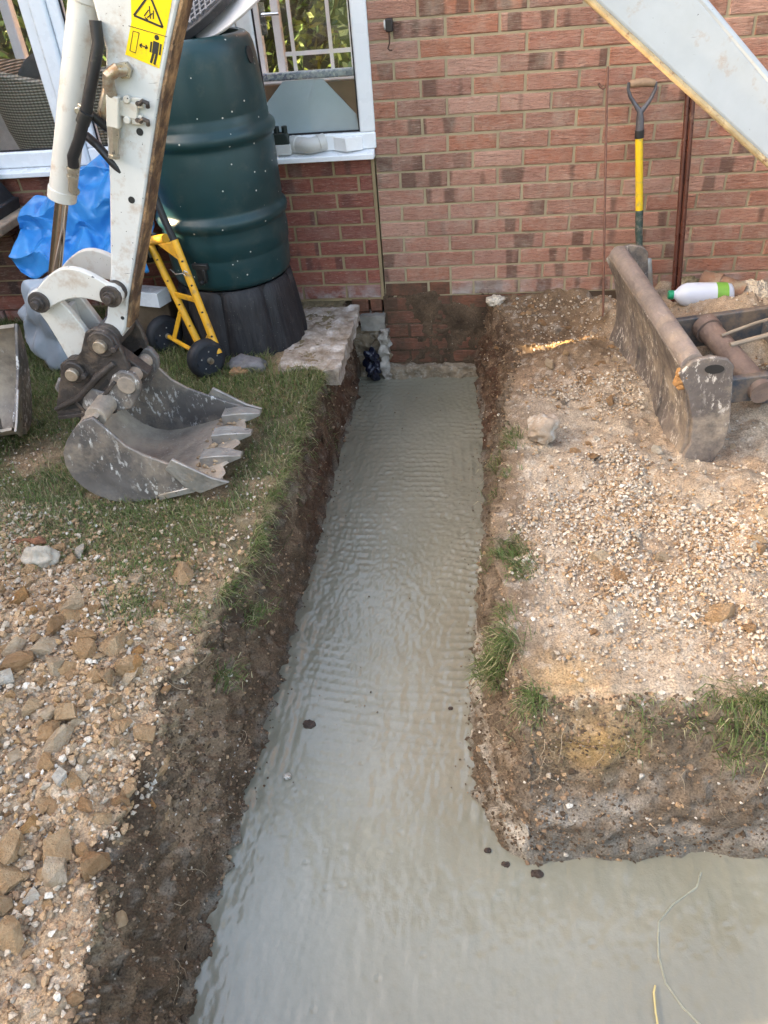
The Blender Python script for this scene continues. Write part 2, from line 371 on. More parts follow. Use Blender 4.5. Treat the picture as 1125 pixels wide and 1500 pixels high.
# ------------------------------------------------------------------ wet concrete
def concrete_h(x, y):
    wob = 0.010*fbm(x, y, 0, 3, 2, 100)
    amp = sstep(-2.75, -1.9, y)*np.clip(0.55+0.9*fbm(x, y, 0, 3.4, 3, 101), 0.0, 1.3)
    smooth_patch = np.exp(-(((x+0.02)/0.15)**2+((y+1.28)/0.16)**2))
    amp = amp*(1-0.85*smooth_patch)
    seg = np.floor((x+0.5+0.06*fbm(y, y*0, 0, 2.5, 2, 111))/0.23)
    ph = (y+0.25*wob+0.012*np.sin(x*9+y*2)+0.05*x+0.013*seg)/0.037
    rid = np.abs(np.sin(PI*(ph + 0.22*fbm(x*0.7, y, 0, 9, 2, 103))))**0.6
    lr = sstep(0.09, 0.13, x)*sstep(-1.15, -1.05, y)*sstep(-0.62, -0.72, y)
    rid2 = np.abs(np.sin(PI*(x+0.06*y)/0.043))**0.7
    h = 0.0031*amp*((1-lr)*(1-rid) + lr*(1-rid2)) 
    h = h + 0.0008*sstep(-1.4, -2.3, y)*fbm(x*1.8, y*0.6, 0, 24, 3, 105) + 0.0010*fbm(x*1.7, y*0.8, 0, 70, 2, 106)*(0.5+sstep(-2.4,-1.2,y))
    edge = sstep(-0.30, -0.40, x) + sstep(0.20, 0.30, x)*sstep(-2.7, -2.5, y)
    h = h + 0.006*edge*(0.6+0.8*fbm(x, y, 0, 14, 3, 107)) + 0.0022*fbm(x, y, 0, 1.6, 2, 108)
    flow = sstep(-0.22, -0.33, x) + 0.8*sstep(0.12, 0.24, x)*sstep(-2.75, -2.5, y) + 0.7*sstep(-2.95, -2.75, y)*sstep(0.25, 0.45, x)
    h = h + 0.0020*flow*fbm(x*2.6, y*0.55, 0, 17, 3, 112)
    rc = np.random.default_rng(77)
    for cx_, cy_, cr_ in zip(rc.uniform(-0.3, 1.1, 90), rc.uniform(-3.35, -2.2, 90), rc.uniform(0.004, 0.011, 90)):
        q = ((x-cx_)**2+(y-cy_)**2)/cr_**2; h = h - 0.0022*np.exp(-q*1.6) + 0.0012*np.exp(-(np.sqrt(q)-1.15)**2*9)
    pit = sstep(0.50, 0.72, fbm(x, y, 0, 26, 2, 109))*np.exp(-(((x-0.17)/0.13)**2+((y+1.25)/0.28)**2))
    h = h - 0.004*pit + 0.003*np.abs(fbm(x, y, 0, 60, 2, 110))*np.exp(-(((x-0.17)/0.12)**2+((y+1.2)/0.28)**2))
    return h
def conc_sheet(xa, xb, ya, yb, st):
    cx = np.arange(xa, xb+st/2, st); cy = np.arange(ya, yb+st/2, st); A, B = np.meshgrid(cx, cy, indexing='ij')
    return np.stack([A, B, ZC+concrete_h(A, B)], -1).reshape(-1, 3), grid_faces(len(cx), len(cy))
V1, F1 = conc_sheet(-0.50, 0.50, -3.46, 0.05, 0.0055); V2, F2 = conc_sheet(0.50, 1.62, -3.46, -2.5, 0.0065)
V3, F3 = conc_sheet(1.62, 3.62, -3.46, -2.5, 0.04)
M = Mat('wet_concrete', 0.3, 0.5)
n1 = M.noise(2.2, 5, 0.6); n2 = M.noise(60, 4, 0.6)
c1 = M.ramp(n1, [(0.32, (0.225, 0.210, 0.150)), (0.68, (0.28, 0.264, 0.197))])
c1 = M.mix(M.ramp(n2, [(0.3, 0.25), (0.7, 0.0)]), c1, (0.19, 0.175, 0.125))
M.col(c1)
M.rough(M.ramp(M.noise(4.5, 5, 0.65), [(0.28, 0.06), (0.72, 0.24)]))
b1 = M.bump(M.noise(150, 4, 0.65), 0.22, 0.003)
st = M.noise(1.0, 3, 0.6, M.vmul(M.pos(), (55, 16, 10)))
M.bump(st, 0.07, 0.006, b1)
M.b.inputs['Coat Weight'].default_value = 0.6; M.b.inputs['Coat Roughness'].default_value = 0.06
CONC = M.m
cm = np_mesh('wet_concrete', np.concatenate([V1, V2, V3]), np.concatenate([F1, F2+len(V1), F3+len(V1)+len(V2)]))
conc = link('wet_concrete', cm, CONC); tag(conc, 'wet grey concrete poured in the trench with tamped ridges', kind='structure')

# ------------------------------------------------------------------ bricks
def brick_mesh(name, L, seed, Hh=0.065, D=0.05):
    r = random.Random(seed); b = 0.0035; j = lambda s=0.0016: r.uniform(-s, s)
    x, z = L/2, Hh/2
    back = [(-x, D, -z), (x, D, -z), (x, D, z), (-x, D, z)]
    mid = [(-x+j(), b, -z+j()), (j(), b, -z+j()), (x+j(), b, -z+j()), (x+j(), b, z+j()), (j(), b, z+j()), (-x+j(), b, z+j())]
    fr = [(-x+b+j(), j(), -z+b+j()), (j(), j(), -z+b+j()), (x-b+j(), j(), -z+b+j()), (x-b+j(), j(), z-b+j()), (j(), j(), z-b+j()), (-x+b+j(), j(), z-b+j())]
    v = back+mid+fr
    f = [(10, 11, 14, 15)]; f = []
    f += [(10, 11, 14, 15), (11, 12, 13, 14)]
    for i in range(6): f.append((4+i, 4+(i+1) % 6, 10+(i+1) % 6, 10+i))
    f += [(0, 1, 6, 5, 4), (1, 2, 7, 6), (2, 3, 9, 8, 7), (3, 0, 4, 9)]
    me = bpy.data.meshes.new(name); me.from_pydata(v, [], f); me.update(); return me
def brick_mat(name, cols, bandc, band=0.5, mortar_wash=0.1, soiled=0.0):
    M = Mat(name, 0.85, 0.25)
    o = M.obj(); r = M.rand()
    off = M.n('ShaderNodeCombineXYZ'); M.put(off.inputs[0], M.math('MULTIPLY', r, 41.0)); M.put(off.inputs[2], M.math('MULTIPLY', r, 17.0))
    v = M.vadd(o, off.outputs[0])
    base = M.ramp(r, [(i/(len(cols)-1), c) for i, c in enumerate(cols)])
    base = M.mix(M.ramp(M.noise(14, 4, 0.6, v), [(0.35, 0.0), (0.7, 0.5)]), base, (0.48, 0.30, 0.225) if len(cols) > 6 else (0.30, 0.12, 0.09))
    bn = M.noise(1.0, 1, 0.4, M.vmul(v, (10, 0, 1.4)))
    r2 = M.math('FRACT', M.math('MULTIPLY', r, 7.31))
    bm = M.ramp(bn, [(0.53, 0.0), (0.585, 1.0)])
    bm = M.math('MULTIPLY', bm, M.ramp(r2, [(1-band-0.05, 0.0), (1-band+0.15, 0.8)]))
    base = M.mix(bm, base, bandc)
    lines = M.noise(1.0, 4, 0.65, M.vmul(v, (26, 20, 190)), 1.2)
    base = M.mix(M.ramp(lines, [(0.28, 0.75), (0.46, 0.0)]), base, (0.13, 0.055, 0.035))
    base = M.mix(M.ramp(M.noise(260, 2, 0.5, v), [(0.66, 0.0), (0.72, 0.85)]), base, (0.05, 0.03, 0.025))
    base = M.mix(M.ramp(lines, [(0.56, 0.0), (0.74, 0.6)]), base, (0.62, 0.44, 0.36))
    if mortar_wash: base = M.mix(M.ramp(M.noise(7, 5, 0.7), [(0.5, 0.0), (0.8, mortar_wash)]), base, (0.52, 0.46, 0.36))
    # white salts and algae near the damp course
    z = M.n('ShaderNodeSeparateXYZ'); M.l(M.pos(), z.inputs[0])
    low = M.ramp(z.outputs[2], [(0.0, 1.0), (0.115, 0.0)])
    salt = M.math('MULTIPLY', M.math('MULTIPLY', low, M.ramp(M.noise(9, 5, 0.7), [(0.42, 0.0), (0.62, 0.9)])), 0.9 if not soiled else 0.0)
    base = M.mix(salt, base, (0.52, 0.50, 0.47))
    if soiled:
        base = M.mix(M.ramp(M.noise(8, 5, 0.7), [(0.36, 0.95), (0.66, 0.25)]), base, (0.095, 0.060, 0.038))
        base = M.mix(M.ramp(M.noise(60, 3, 0.7), [(0.55, 0.0), (0.75, 0.6)]), base, (0.13, 0.09, 0.06))
    M.col(base)
    b = M.bump(lines, 1.0, 0.010); M.bump(M.noise(180, 3, 0.6, v), 0.35, 0.003, b)
    return M.m
BR_R = brick_mat('brick_pink', [(0.44,0.185,0.115),(0.30,0.145,0.105),(0.50,0.26,0.185),(0.40,0.175,0.12),(0.47,0.185,0.105),(0.35,0.17,0.125),(0.53,0.30,0.225),(0.42,0.20,0.14),(0.26,0.14,0.105),(0.46,0.22,0.15),(0.38,0.16,0.105)], (0.155,0.090,0.066), 0.5, 0.5)
BR_L = brick_mat('brick_dark_red', [(0.31,0.105,0.070),(0.28,0.095,0.072),(0.35,0.115,0.075),(0.24,0.088,0.070),(0.32,0.12,0.085)], (0.15,0.068,0.058), 0.4, 0.25)
BR_S = brick_mat('brick_soil_stained', [(0.34,0.13,0.07),(0.28,0.11,0.065),(0.36,0.13,0.07)], (0.09,0.05,0.035), 0.4, 0.0, 1.0)
def mortar_mat(name, c, dark):
    M = Mat(name, 0.95, 0.2)
    cc = M.ramp(M.noise(5, 5, 0.65), [(0.3, tuple(x*0.78 for x in c)), (0.7, tuple(x*1.15 for x in c))])
    cc = M.mix(M.ramp(M.noise(160, 2), [(0.6, 0.0), (0.75, 0.5)]), cc, dark)
    M.col(cc); M.bump(M.noise(120, 4, 0.7), 0.7, 0.004); return M.m
MOR_R = mortar_mat('mortar_buff', (0.36,0.295,0.19), (0.25,0.19,0.12))
MOR_L = mortar_mat('mortar_sandy', (0.30,0.225,0.13), (0.18,0.125,0.07))
MOR_S = mortar_mat('mortar_soiled', (0.10,0.068,0.045), (0.05,0.035,0.025))
FULL = {id(m): [brick_mesh('brick', 0.2135, 10+i) for i in range(5)] for m in (BR_R, BR_L, BR_S)}
for m in (BR_R, BR_L, BR_S):
    for me in FULL[id(m)]: me.materials.append(m)
_cut = {}
def put_brick(parent, m, x0, x1, zc, yfront=0.0):
    L = x1-x0
    if abs(L-0.2135) < 0.003: me = random.choice(FULL[id(m)])
    else:
        key = (id(m), round(L, 2))
        if key not in _cut: _cut[key] = brick_mesh('brick', round(L, 3), 77+len(_cut)); _cut[key].materials.append(m)
        me = _cut[key]
    o = bpy.data.objects.new('brick', me); COL.objects.link(o); o.parent = parent
    o.matrix_parent_inverse = parent.matrix_basis.inverted()
    o.location = ((x0+x1)/2, yfront+random.uniform(-0.0022, 0.0018), zc); o.rotation_euler = (random.gauss(0, 0.008), random.gauss(0, 0.0035), random.gauss(0, 0.004))
    return o
house = thing('house', (0.9, 0.0, -0.5), 'tall brick house wall in mottled pink brick at the end of the trench', 'house')
XJ = -0.222
def course(parent, m, xl, xr, z, phase, pitch=0.225):
    n = math.floor((xl-phase)/pitch)
    while True:
        a = phase+n*pitch+0.00575; b = a+0.2135; n += 1
        if a > xr: break
        a2, b2 = max(a, xl), min(b, xr)
        if b2-a2 > 0.035: put_brick(parent, m, a2, b2, z)
for k in range(-3, 17):
    z = 1.251-0.075*k
    course(house, BR_R, XJ if k < 16 else 0.118, 2.36, z, 0.0 if k % 2 == 0 else 0.1125)
course(house, BR_S, XJ, 0.107, 0.051, 0.0)
for k in range(17, 23):
    z = 1.251-0.075*k
    course(house, BR_S if k > 16 else BR_R, XJ-0.012, 0.62, z, 0.0 if k % 2 == 0 else 0.1125)
# mortar bed behind the bricks, then the plain upper storeys with a brick texture
wallm = MB(); wallm.box(XJ, 2.36, 0.0045, 0.24, 0.012, 1.515)
obj('mortar', wallm, MOR_R, house, angle=0)
obj('mortar', MB().box(XJ-0.01, 2.36, 0.0062, 0.20, -0.60, 0.008), MOR_S, house, angle=0)
M = Mat('brickwork_far', 0.85, 0.25)
bt = M.n('ShaderNodeTexBrick'); 
sep = M.n('ShaderNodeSeparateXYZ'); M.l(M.pos(), sep.inputs[0]); cmb = M.n('ShaderNodeCombineXYZ')
M.l(M.math('ADD', sep.outputs[0], sep.outputs[1]), cmb.inputs[0]); M.l(sep.outputs[2], cmb.inputs[1]); M.l(cmb.outputs[0], bt.inputs['Vector'])
bt.inputs['Scale'].default_value = 1.0; bt.inputs['Brick Width'].default_value = 0.225; bt.inputs['Row Height'].default_value = 0.075; bt.inputs['Mortar Size'].default_value = 0.005
bt.inputs['Color1'].default_value = (0.42,0.18,0.11,1); bt.inputs['Color2'].default_value = (0.34,0.155,0.11,1); bt.inputs['Mortar'].default_value = (0.38,0.32,0.21,1)
M.col(bt.outputs['Color']); BRFAR = M.m
up = MB(); up.box(XJ, 2.36, 0.0, 0.24, 1.5155, 4.9); up.box(2.36, 6.4, 0.0, 0.24, -0.3, 4.9); up.box(XJ, XJ+0.24, 0.24, 7.0, -0.3, 4.9); up.box(6.16, 6.4, 0.24, 7.0, -0.3, 4.9); up.box(XJ+0.24, 6.16, 6.76, 7.0, -0.3, 4.9)
obj('wall', up, BRFAR, house, angle=0)
WHITE = simple('white_upvc', (0.78,0.80,0.82), 0.28, 0.03, 6)
ROOF = simple('roof_tiles', (0.17,0.10,0.075), 0.8, 0.2, 6, 0.4)
rf = MB(); rf.prism([(XJ-0.3, -0.35, 4.86), (XJ-0.3, 7.35, 4.86), (XJ-0.3, 3.5, 7.2)], (7.2, 0, 0)); obj('roof', rf, ROOF, house, angle=0)
obj('gutter', MB().cyl((XJ-0.3, -0.40, 4.86), (6.7, -0.40, 4.86), 0.06), WHITE, house)
fr = MB(); fr.box(-0.05, 1.15, -0.03, 0.10, 2.85, 2.93); fr.box(-0.05, 1.15, -0.03, 0.10, 3.97, 4.05); fr.box(-0.05, 0.03, -0.028, 0.10, 2.93, 3.97); fr.box(1.07, 1.15, -0.028, 0.10, 2.93, 3.97); fr.box(0.52, 0.58, -0.028, 0.10, 2.93, 3.97)
w = obj('window', fr, WHITE, house, bevel=0.006)
# pane glass
G = bpy.data.materials.new('window_glass'); G.use_nodes = True; nt = G.node_tree; nt.nodes.clear()
out = nt.nodes.new('ShaderNodeOutputMaterial'); mx = nt.nodes.new('ShaderNodeMixShader'); tr = nt.nodes.new('ShaderNodeBsdfTransparent'); gl = nt.nodes.new('ShaderNodeBsdfGlossy'); lw = nt.nodes.new('ShaderNodeLayerWeight'); pw = nt.nodes.new('ShaderNodeMath'); pw.operation = 'POWER'; pw.inputs[1].default_value = 4.0; fn = nt.nodes.new('ShaderNodeMath'); fn.operation = 'MULTIPLY_ADD'; fn.inputs[1].default_value = 0.8; fn.inputs[2].default_value = 0.05; nt.links.new(lw.outputs['Facing'], pw.inputs[0]); nt.links.new(pw.outputs[0], fn.inputs[0])
tr.inputs[0].default_value = (0.95, 0.97, 0.96, 1); gl.inputs['Roughness'].default_value = 0.015
nt.links.new(fn.outputs[0], mx.inputs[0]); nt.links.new(tr.outputs[0], mx.inputs[1]); nt.links.new(gl.outputs[0], mx.inputs[2]); nt.links.new(mx.outputs[0], out.inputs[0])
GLASS = G
obj('pane', MB().box(0.03, 1.07, 0.03, 0.036, 2.93, 3.97), GLASS, w, angle=0)
DARK = simple('dark_interior', (0.03,0.03,0.032), 0.9, 0.1)
obj('room_blind', MB().box(-0.05, 1.15, 0.3, 0.32, 2.8, 4.1), simple('blind', (0.55,0.54,0.5), 0.8), house, angle=0)

# earth still smeared over the buried brickwork
sx_ = np.arange(-0.236, 0.34, 0.005); sz_ = np.arange(-0.45, 0.062, 0.005); SX, SZ = np.meshgrid(sx_, sz_, indexing='ij')
sy_ = 0.0025-0.013*np.clip(fbm(SX, SZ, 0, 7, 4, 140)-0.06-2.2*np.maximum(SZ-0.0+0.05*fbm(SX, SZ, 0, 9, 3, 144), 0)/0.06+0.5*sstep(0.10,0.26,SX), -0.35, 2)-0.0035*fbm(SX, SZ, 0, 40, 3, 141)
sc_ = np.clip((np.array([0.095,0.062,0.038])[None, None]*(1+0.45*fbm(SX, SZ, 0, 14, 3, 142)[..., None])), 0.02, 0.5)
sm_ = link('soil_smear', np_mesh('soil_smear', np.stack([SX, sy_, SZ], -1).reshape(-1, 3), grid_faces(len(sx_), len(sz_))[:, ::-1], {'soilcol': sc_.reshape(-1, 3)}), SOIL); sm_.parent = house; sm_.matrix_parent_inverse = house.matrix_basis.inverted()
# rubble footing and cut services under the wall
FOOT = simple('footing_mortar', (0.25,0.19,0.125), 0.95, 0.3, 30, 1.0, dirt=(0.40,0.36,0.29), dirt_amt=0.35, dscale=40)
# ------------------------------------------------------------------ conservatory
cons = thing('conservatory', (-1.4, 0.0, 0.0), 'white framed conservatory on a dark red brick dwarf wall', 'conservatory')
CB = [0.6475, 0.5725, 0.4975, 0.4225, 0.3475, 0.2725, 0.1975, 0.1225, 0.0475]
for i, z in enumerate(CB):
    course(cons, BR_L, -2.75, XJ-0.022, z, -0.422 if i % 2 == 0 else -0.3095)
for i, z in enumerate((-0.0275, -0.1025)):
    course(cons, BR_S, -0.40, XJ-0.024, z, -0.3095)
obj('mortar', MB().box(-2.75, XJ-0.006, 0.0048, 0.22, 0.0, 0.686), MOR_L, cons, angle=0)
obj('mortar_joint', MB().box(XJ-0.021, XJ-0.007, -0.001, 0.0045, 0.02, 0.686), MOR_L, cons, angle=0)
obj('wall', MB().box(-5.2, -2.751, 0.0, 0.22, -0.3, 0.686), BRFAR, cons, angle=0)
sl = MB(); sl.prism([(-5.2,-0.058,0.69),(-5.2,-0.058,0.712),(-5.2,0.0,0.724),(-5.2,0.16,0.724),(-5.2,0.16,0.688),(-5.2,-0.045,0.688)], (5.2+XJ, 0, 0))
obj('window_sill', sl, WHITE, cons, bevel=0.003)
def win(x0, x1, z0=0.7245, z1=2.05, y0=-0.012, y1=0.058, l=0.07, r=0.07, sash=True):
    m = MB(); m.box(x0, x1, y0, y1, z0, z0+0.07); m.box(x0, x1, y0, y1, z1-0.07, z1); m.box(x0, x0+l, y0+0.0015, y1-0.0015, z0+0.07, z1-0.07); m.box(x1-r, x1, y0+0.0015, y1-0.0015, z0+0.07, z1-0.07)
    f = obj('window', m, WHITE, cons, bevel=0.008, seg=3)
    g = MB(); e = 0.008; a, b, c, d = x0+l, x1-r, z0+0.07, z1-0.07
    g.box(a, b, 0.010, 0.016, c, c+e); g.box(a, b, 0.010, 0.016, d-e, d); g.box(a, a+e, 0.0105, 0.0155, c+e, d-e); g.box(b-e, b, 0.0105, 0.0155, c+e, d-e)
    obj('gasket', g, simple('gasket_black', (0.015,0.015,0.017), 0.6), f, angle=0)
    obj('pane', MB().box(a+0.001, b-0.001, 0.018, 0.024, c+0.001, d-0.001), GLASS, f, angle=0)
win(-0.775, -0.212); win(-1.59, -0.78, l=0.05); win(-2.62, -1.665, r=0.05); win(-3.6, -2.63)
pm = MB(); pm.box(-1.663, -1.592, -0.03, 0.07, 0.7245, 2.05); obj('corner_post', pm, WHITE, cons, bevel=0.012, seg=3)
obj('corner_post', MB().box(-3.7, -3.602, -0.03, 0.07, 0.7245, 2.05), WHITE, cons, bevel=0.012)
# far side of the conservatory
YF = 2.3
fm = MB(); fm.box(-5.2, XJ, YF+0.01, YF+0.12, -0.2, 0.69); obj('far_wall', fm, simple('plaster_cream', (0.48,0.46,0.42), 0.9), cons, angle=0)
fm = MB(); fm.box(-5.2, XJ, YF-0.10, YF+0.12, 0.692, 0.725)
for x, wd in ((-1.285, 0.06), (-1.14, 0.055), (-3.05, 0.075), (-2.2, 0.07), (-0.60, 0.09), (-4.2, 0.1), (-5.1, 0.1)): fm.box(x-wd/2, x+wd/2, YF+0.002, YF+0.07, 0.7255, 2.1)
fm.box(-5.2, XJ, YF, YF+0.072, 2.1, 2.2)
obj('far_frame', fm, WHITE, cons, bevel=0.006)
fb = MB()
for x in (-1.048, -0.783): fb.box(x-0.012, x+0.012, YF+0.02, YF+0.035, 0.7255, 2.1)
fb.box(-1.11, -0.645, YF+0.022, YF+0.033, 0.84, 0.866); fb.box(-1.11, -0.645, YF+0.022, YF+0.033, 1.32, 1.346)
obj('glazing_bars', fb, WHITE, cons)
obj('far_pane', MB().box(-5.2, XJ, YF+0.04, YF+0.046, 0.7255, 2.1), GLASS, cons, angle=0)
obj('floor', MB().box(-5.2, XJ, 0.221, YF+0.0095, 0.05, 0.12), simple('floor_tiles', (0.34,0.30,0.26), 0.4), cons, angle=0)
obj('end_wall', MB().box(-5.32, -5.2, 0.0, YF+0.1, -0.2, 0.7), BRFAR, cons, angle=0)
rfm = MB()
for i in range(9):
    x = -5.15+i*0.61; rfm.bar((x, -0.1, 2.08), (x, YF+0.1, 2.65), 0.05, 0.06)
rfm.box(-5.25, XJ-0.03, -0.1, 0.07, 2.052, 2.12); obj('roof_rafters', rfm, WHITE, cons)
DIN = MB(); DIN.box(-1.24, -1.20, YF-0.035, YF-0.02, 0.98, 1.17); DIN.cyl((-1.22, YF-0.05, 1.10), (-1.10, YF-0.06, 1.10), 0.011); obj('door_handle', DIN, simple('chrome', (0.6,0.6,0.6), 0.2, 0.05, metal=1.0), cons)

# ------------------------------------------------------------------ excavator
def worn_paint(name, c=(0.66,0.66,0.63), chips=0.5, rust=0.3):
    M = Mat(name, 0.38, 0.5)
    base = M.ramp(M.noise(7, 5, 0.6), [(0.3, tuple(x*0.86 for x in c)), (0.7, c)])
    st = M.ramp(M.noise(16, 6, 0.7), [(0.60-rust*0.15, 0.0), (0.78, 0.75)])
    base = M.mix(st, base, (0.33, 0.19, 0.09))
    # long scratches and small chips down to primer and steel
    v = M.n('ShaderNodeMapping'); v.inputs['Rotation'].default_value = (0.2, 0.75, 0.1); v.inputs['Scale'].default_value = (12, 60, 190); M.l(M.pos(), v.inputs['Vector'])
    sc = M.ramp(M.noise(1.0, 3, 0.55, v.outputs[0]), [(0.70, 0.0), (0.72, 1.0)])
    sc = M.math('MULTIPLY', sc, M.ramp(M.noise(8, 2), [(0.5, 0.0), (0.6, 0.8)]))
    ch = M.ramp(M.noise(75, 3, 0.6), [(0.735-chips*0.06, 0.0), (0.75-chips*0.06, 1.0)])
    dm = M.math('MAXIMUM', sc, ch)
    base = M.mix(dm, base, (0.035, 0.03, 0.03))
    M.col(base); M.rough(M.ramp(M.noise(20, 4), [(0.3, 0.28), (0.7, 0.5)]))
    M.bump(M.noise(35, 3), 0.08, 0.004); return M.m
def steel(name, c=(0.10,0.085,0.07), splat=0.5, dirt=(0.30,0.215,0.14), da=0.5, rough=0.55, metal=0.35, light=(0.60,0.57,0.52), sc=1.0):
    M = Mat(name, rough, 0.5, metal)
    base = M.ramp(M.noise(6*sc, 5, 0.65), [(0.3, tuple(x*0.6 for x in c)), (0.7, tuple(x*1.35 for x in c))])
    base = M.mix(M.ramp(M.noise(11*sc, 6, 0.72), [(0.62-da*0.22, 0.0), (0.74-da*0.1, 0.85)]), base, dirt)
    mp_ = M.n('ShaderNodeMapping'); mp_.inputs['Rotation'].default_value = (0.3, 0.6, 0.4); mp_.inputs['Scale'].default_value = (1.0, 1.0, 0.42); M.l(M.pos(), mp_.inputs['Vector'])
    sp = M.ramp(M.noise(95*sc, 5, 0.72, mp_.outputs[0]), [(0.69-splat*0.10, 0.0), (0.72-splat*0.10, 1.0)])
    sp = M.math('MULTIPLY', sp, M.ramp(M.noise(9*sc, 4, 0.6), [(0.43, 0.0), (0.58, 0.9)]))
    base = M.mix(sp, base, light)
    M.col(base); M.put(M.b.inputs['Metallic'], M.ramp(sp, [(0, metal), (1, 0.0)]))
    M.rough(M.ramp(M.noise(26*sc, 4), [(0.3, rough-0.14), (0.7, rough+0.2)]))
    b = M.bump(M.noise(130*sc, 4, 0.65), 0.5, 0.004); M.bump(M.noise(30*sc, 4), 0.5, 0.010, b); return M.m
PAINT = worn_paint('worn_white_paint', (0.62,0.62,0.595), 0.75, 0.4); PAINT2 = worn_paint('boom_paint', (0.43,0.46,0.49), 0.25, 0.1); PAINT3 = worn_paint('link_paint', (0.62,0.60,0.55), 0.5, 0.5)
RUSTF = steel('rusted_flange', (0.085,0.05,0.03), 0.1, (0.46,0.29,0.14), 0.75, 0.75, 0.0)
HITCH = steel('greasy_steel', (0.055,0.045,0.04), 0.15, (0.17,0.125,0.09), 0.5, 0.5, 0.2)
BUCK = steel('bucket_steel', (0.15,0.135,0.125), 1.25, (0.36,0.295,0.23), 0.7, 0.5, 0.25, (0.68,0.66,0.62), 0.62)
BUCKI = steel('bucket_inside', (0.25,0.205,0.165), 0.9, (0.46,0.375,0.285), 1.2, 0.6, 0.1, (0.58,0.53,0.46), 0.8)
TOOTH = steel('tooth_steel', (0.34,0.32,0.29), 0.3, (0.42,0.33,0.23), 0.35, 0.38, 0.55)
BLADE = steel('blade_steel', (0.13,0.11,0.10), 1.3, (0.36,0.29,0.22), 0.75, 0.6, 0.15, (0.58,0.53,0.47), 0.7)
CHROME = simple('chrome_rod', (0.55,0.48,0.42), 0.12, 0.1, 20, metal=1.0, dirt=(0.35,0.20,0.10), dirt_amt=0.05)
RUBBER = simple('black_hose', (0.018,0.018,0.02), 0.42, 0.2, 30, 0.1, dirt=(0.10,0.085,0.07), dirt_amt=0.05)
BRASS = simple('plated_fitting', (0.42,0.38,0.31), 0.35, 0.2, 40, metal=0.7, dirt=(0.30,0.16,0.07), dirt_amt=0.3)
PIN = simple('pin_steel', (0.40,0.33,0.25), 0.42, 0.3, 50, 0.3, metal=0.6)
YELLOW = simple('decal_yellow', (0.85,0.58,0.008), 0.4, 0.06, 25, dirt=(0.55,0.36,0.05), dirt_amt=0.15, dscale=40)
BLACK = simple('decal_black', (0.02,0.02,0.02), 0.5, 0.1)
BLUEGREY = simple('blue_grey_paint', (0.045,0.055,0.068), 0.5, 0.2, 10, 0.2, dirt=(0.18,0.135,0.10), dirt_amt=0.7, dscale=12)
EX = thing('mini_excavator', (2.1, -1.05, 0.0), 'white mini excavator with its boom over the trench and bucket on the grass', 'excavator')
# dipper
YN, YFp = -1.545, -1.455
dl = [(-0.64,1.93),(-0.705,1.62),(-0.700,1.335),(-0.755,1.152),(-0.789,1.010),(-0.864,0.757),(-0.925,0.60),(-0.955,0.565)]
dr = [(-0.905,0.515),(-0.868,0.567),(-0.834,0.658),(-0.781,0.772),(-0.716,0.915),(-0.656,1.053),(-0.589,1.206),(-0.525,1.337),(-0.470,1.44),(-0.36,1.66),(-0.28,1.86),(-0.40,2.0)]
dip = obj('dipper_arm', MB().xz(dl+dr, YN, YFp), PAINT, EX, bevel=0.007)
fl = MB(); rp = [(x, z) for x, z in dr[1:-1]]
for (x0, z0), (x1, z1) in zip(rp[:-1], rp[1:]):
    fl.add([(x0+0.001,YN+0.003,z0),(x1+0.001,YN+0.003,z1),(x1+0.001,YFp-0.003,z1),(x0+0.001,YFp-0.003,z0),(x0+0.010,YN+0.001,z0-0.004),(x1+0.010,YN+0.001,z1-0.004),(x1+0.010,YFp-0.001,z1-0.004),(x0+0.010,YFp-0.001,z0-0.004)],
           [(4,7,6,5),(0,1,2,3),(0,4,5,1),(1,5,6,2),(2,6,7,3),(3,7,4,0)])
obj('front_flange', fl, RUSTF, dip, bevel=0.002)
def disc(m, x, z, r, y0, y1, n=20): m.cyl((x, y1, z), (x, y0, z), r, n=n)
hl = MB()
for x, z, r in ((-0.661,1.136,0.010),(-0.736,0.959,0.010),(-0.87,0.60,0.006)): disc(hl, x, z, r, YN-0.0012, YN+0.002, 12)
obj('bolt_hole', hl, BLACK, dip)
# hydraulic coupler block on the dipper side
cb = MB(); cb.bar((-0.700,-1.562,1.232),(-0.722,-1.562,1.155),0.034,0.032,(0,1,0)); cb.bar((-0.668,-1.555,1.215),(-0.680,-1.555,1.175),0.055,0.014,(0,1,0))
for x, z in ((-0.668,1.219),(-0.681,1.170)): disc(cb, x, z, 0.010, -1.568, -1.55)
for x, z in ((-0.640,1.208),(-0.652,1.168)): cb.bar((x-0.02,-1.552,z+0.002),(x+0.012,-1.552,z-0.002),0.026,0.014,(0,1,0))
cbo = obj('valve_block', cb, worn_paint('fitting_paint', (0.58,0.55,0.48), 0.2, 0.45), dip, bevel=0.003)
el = MB(); el.tube([(-0.655,-1.548,1.285),(-0.672,-1.575,1.290),(-0.692,-1.582,1.280),(-0.702,-1.576,1.258),(-0.703,-1.565,1.232)], [0.016,0.017,0.017,0.016,0.014], 14); disc(el, -0.657, 1.286, 0.021, -1.562, -1.54, 6)
obj('pipe_elbow', el, BRASS, dip)
nz = MB(); nz.tube([(-0.722,-1.565,1.158),(-0.729,-1.566,1.13),(-0.730,-1.566,1.129),(-0.742,-1.568,1.085)], [0.018,0.0175,0.014,0.013], 6); nz.cyl((-0.742,-1.568,1.087),(-0.744,-1.568,1.079),0.016,n=12); obj('hose_nozzle', nz, BRASS, dip)
cl_ = MB()
for x, z in ((-0.622,1.207),(-0.633,1.164)): cl_.tube([(x-0.012,-1.566,z),(x,-1.57,z+0.007),(x+0.010,-1.566,z+0.001),(x+0.006,-1.56,z-0.010)], 0.006, 8)
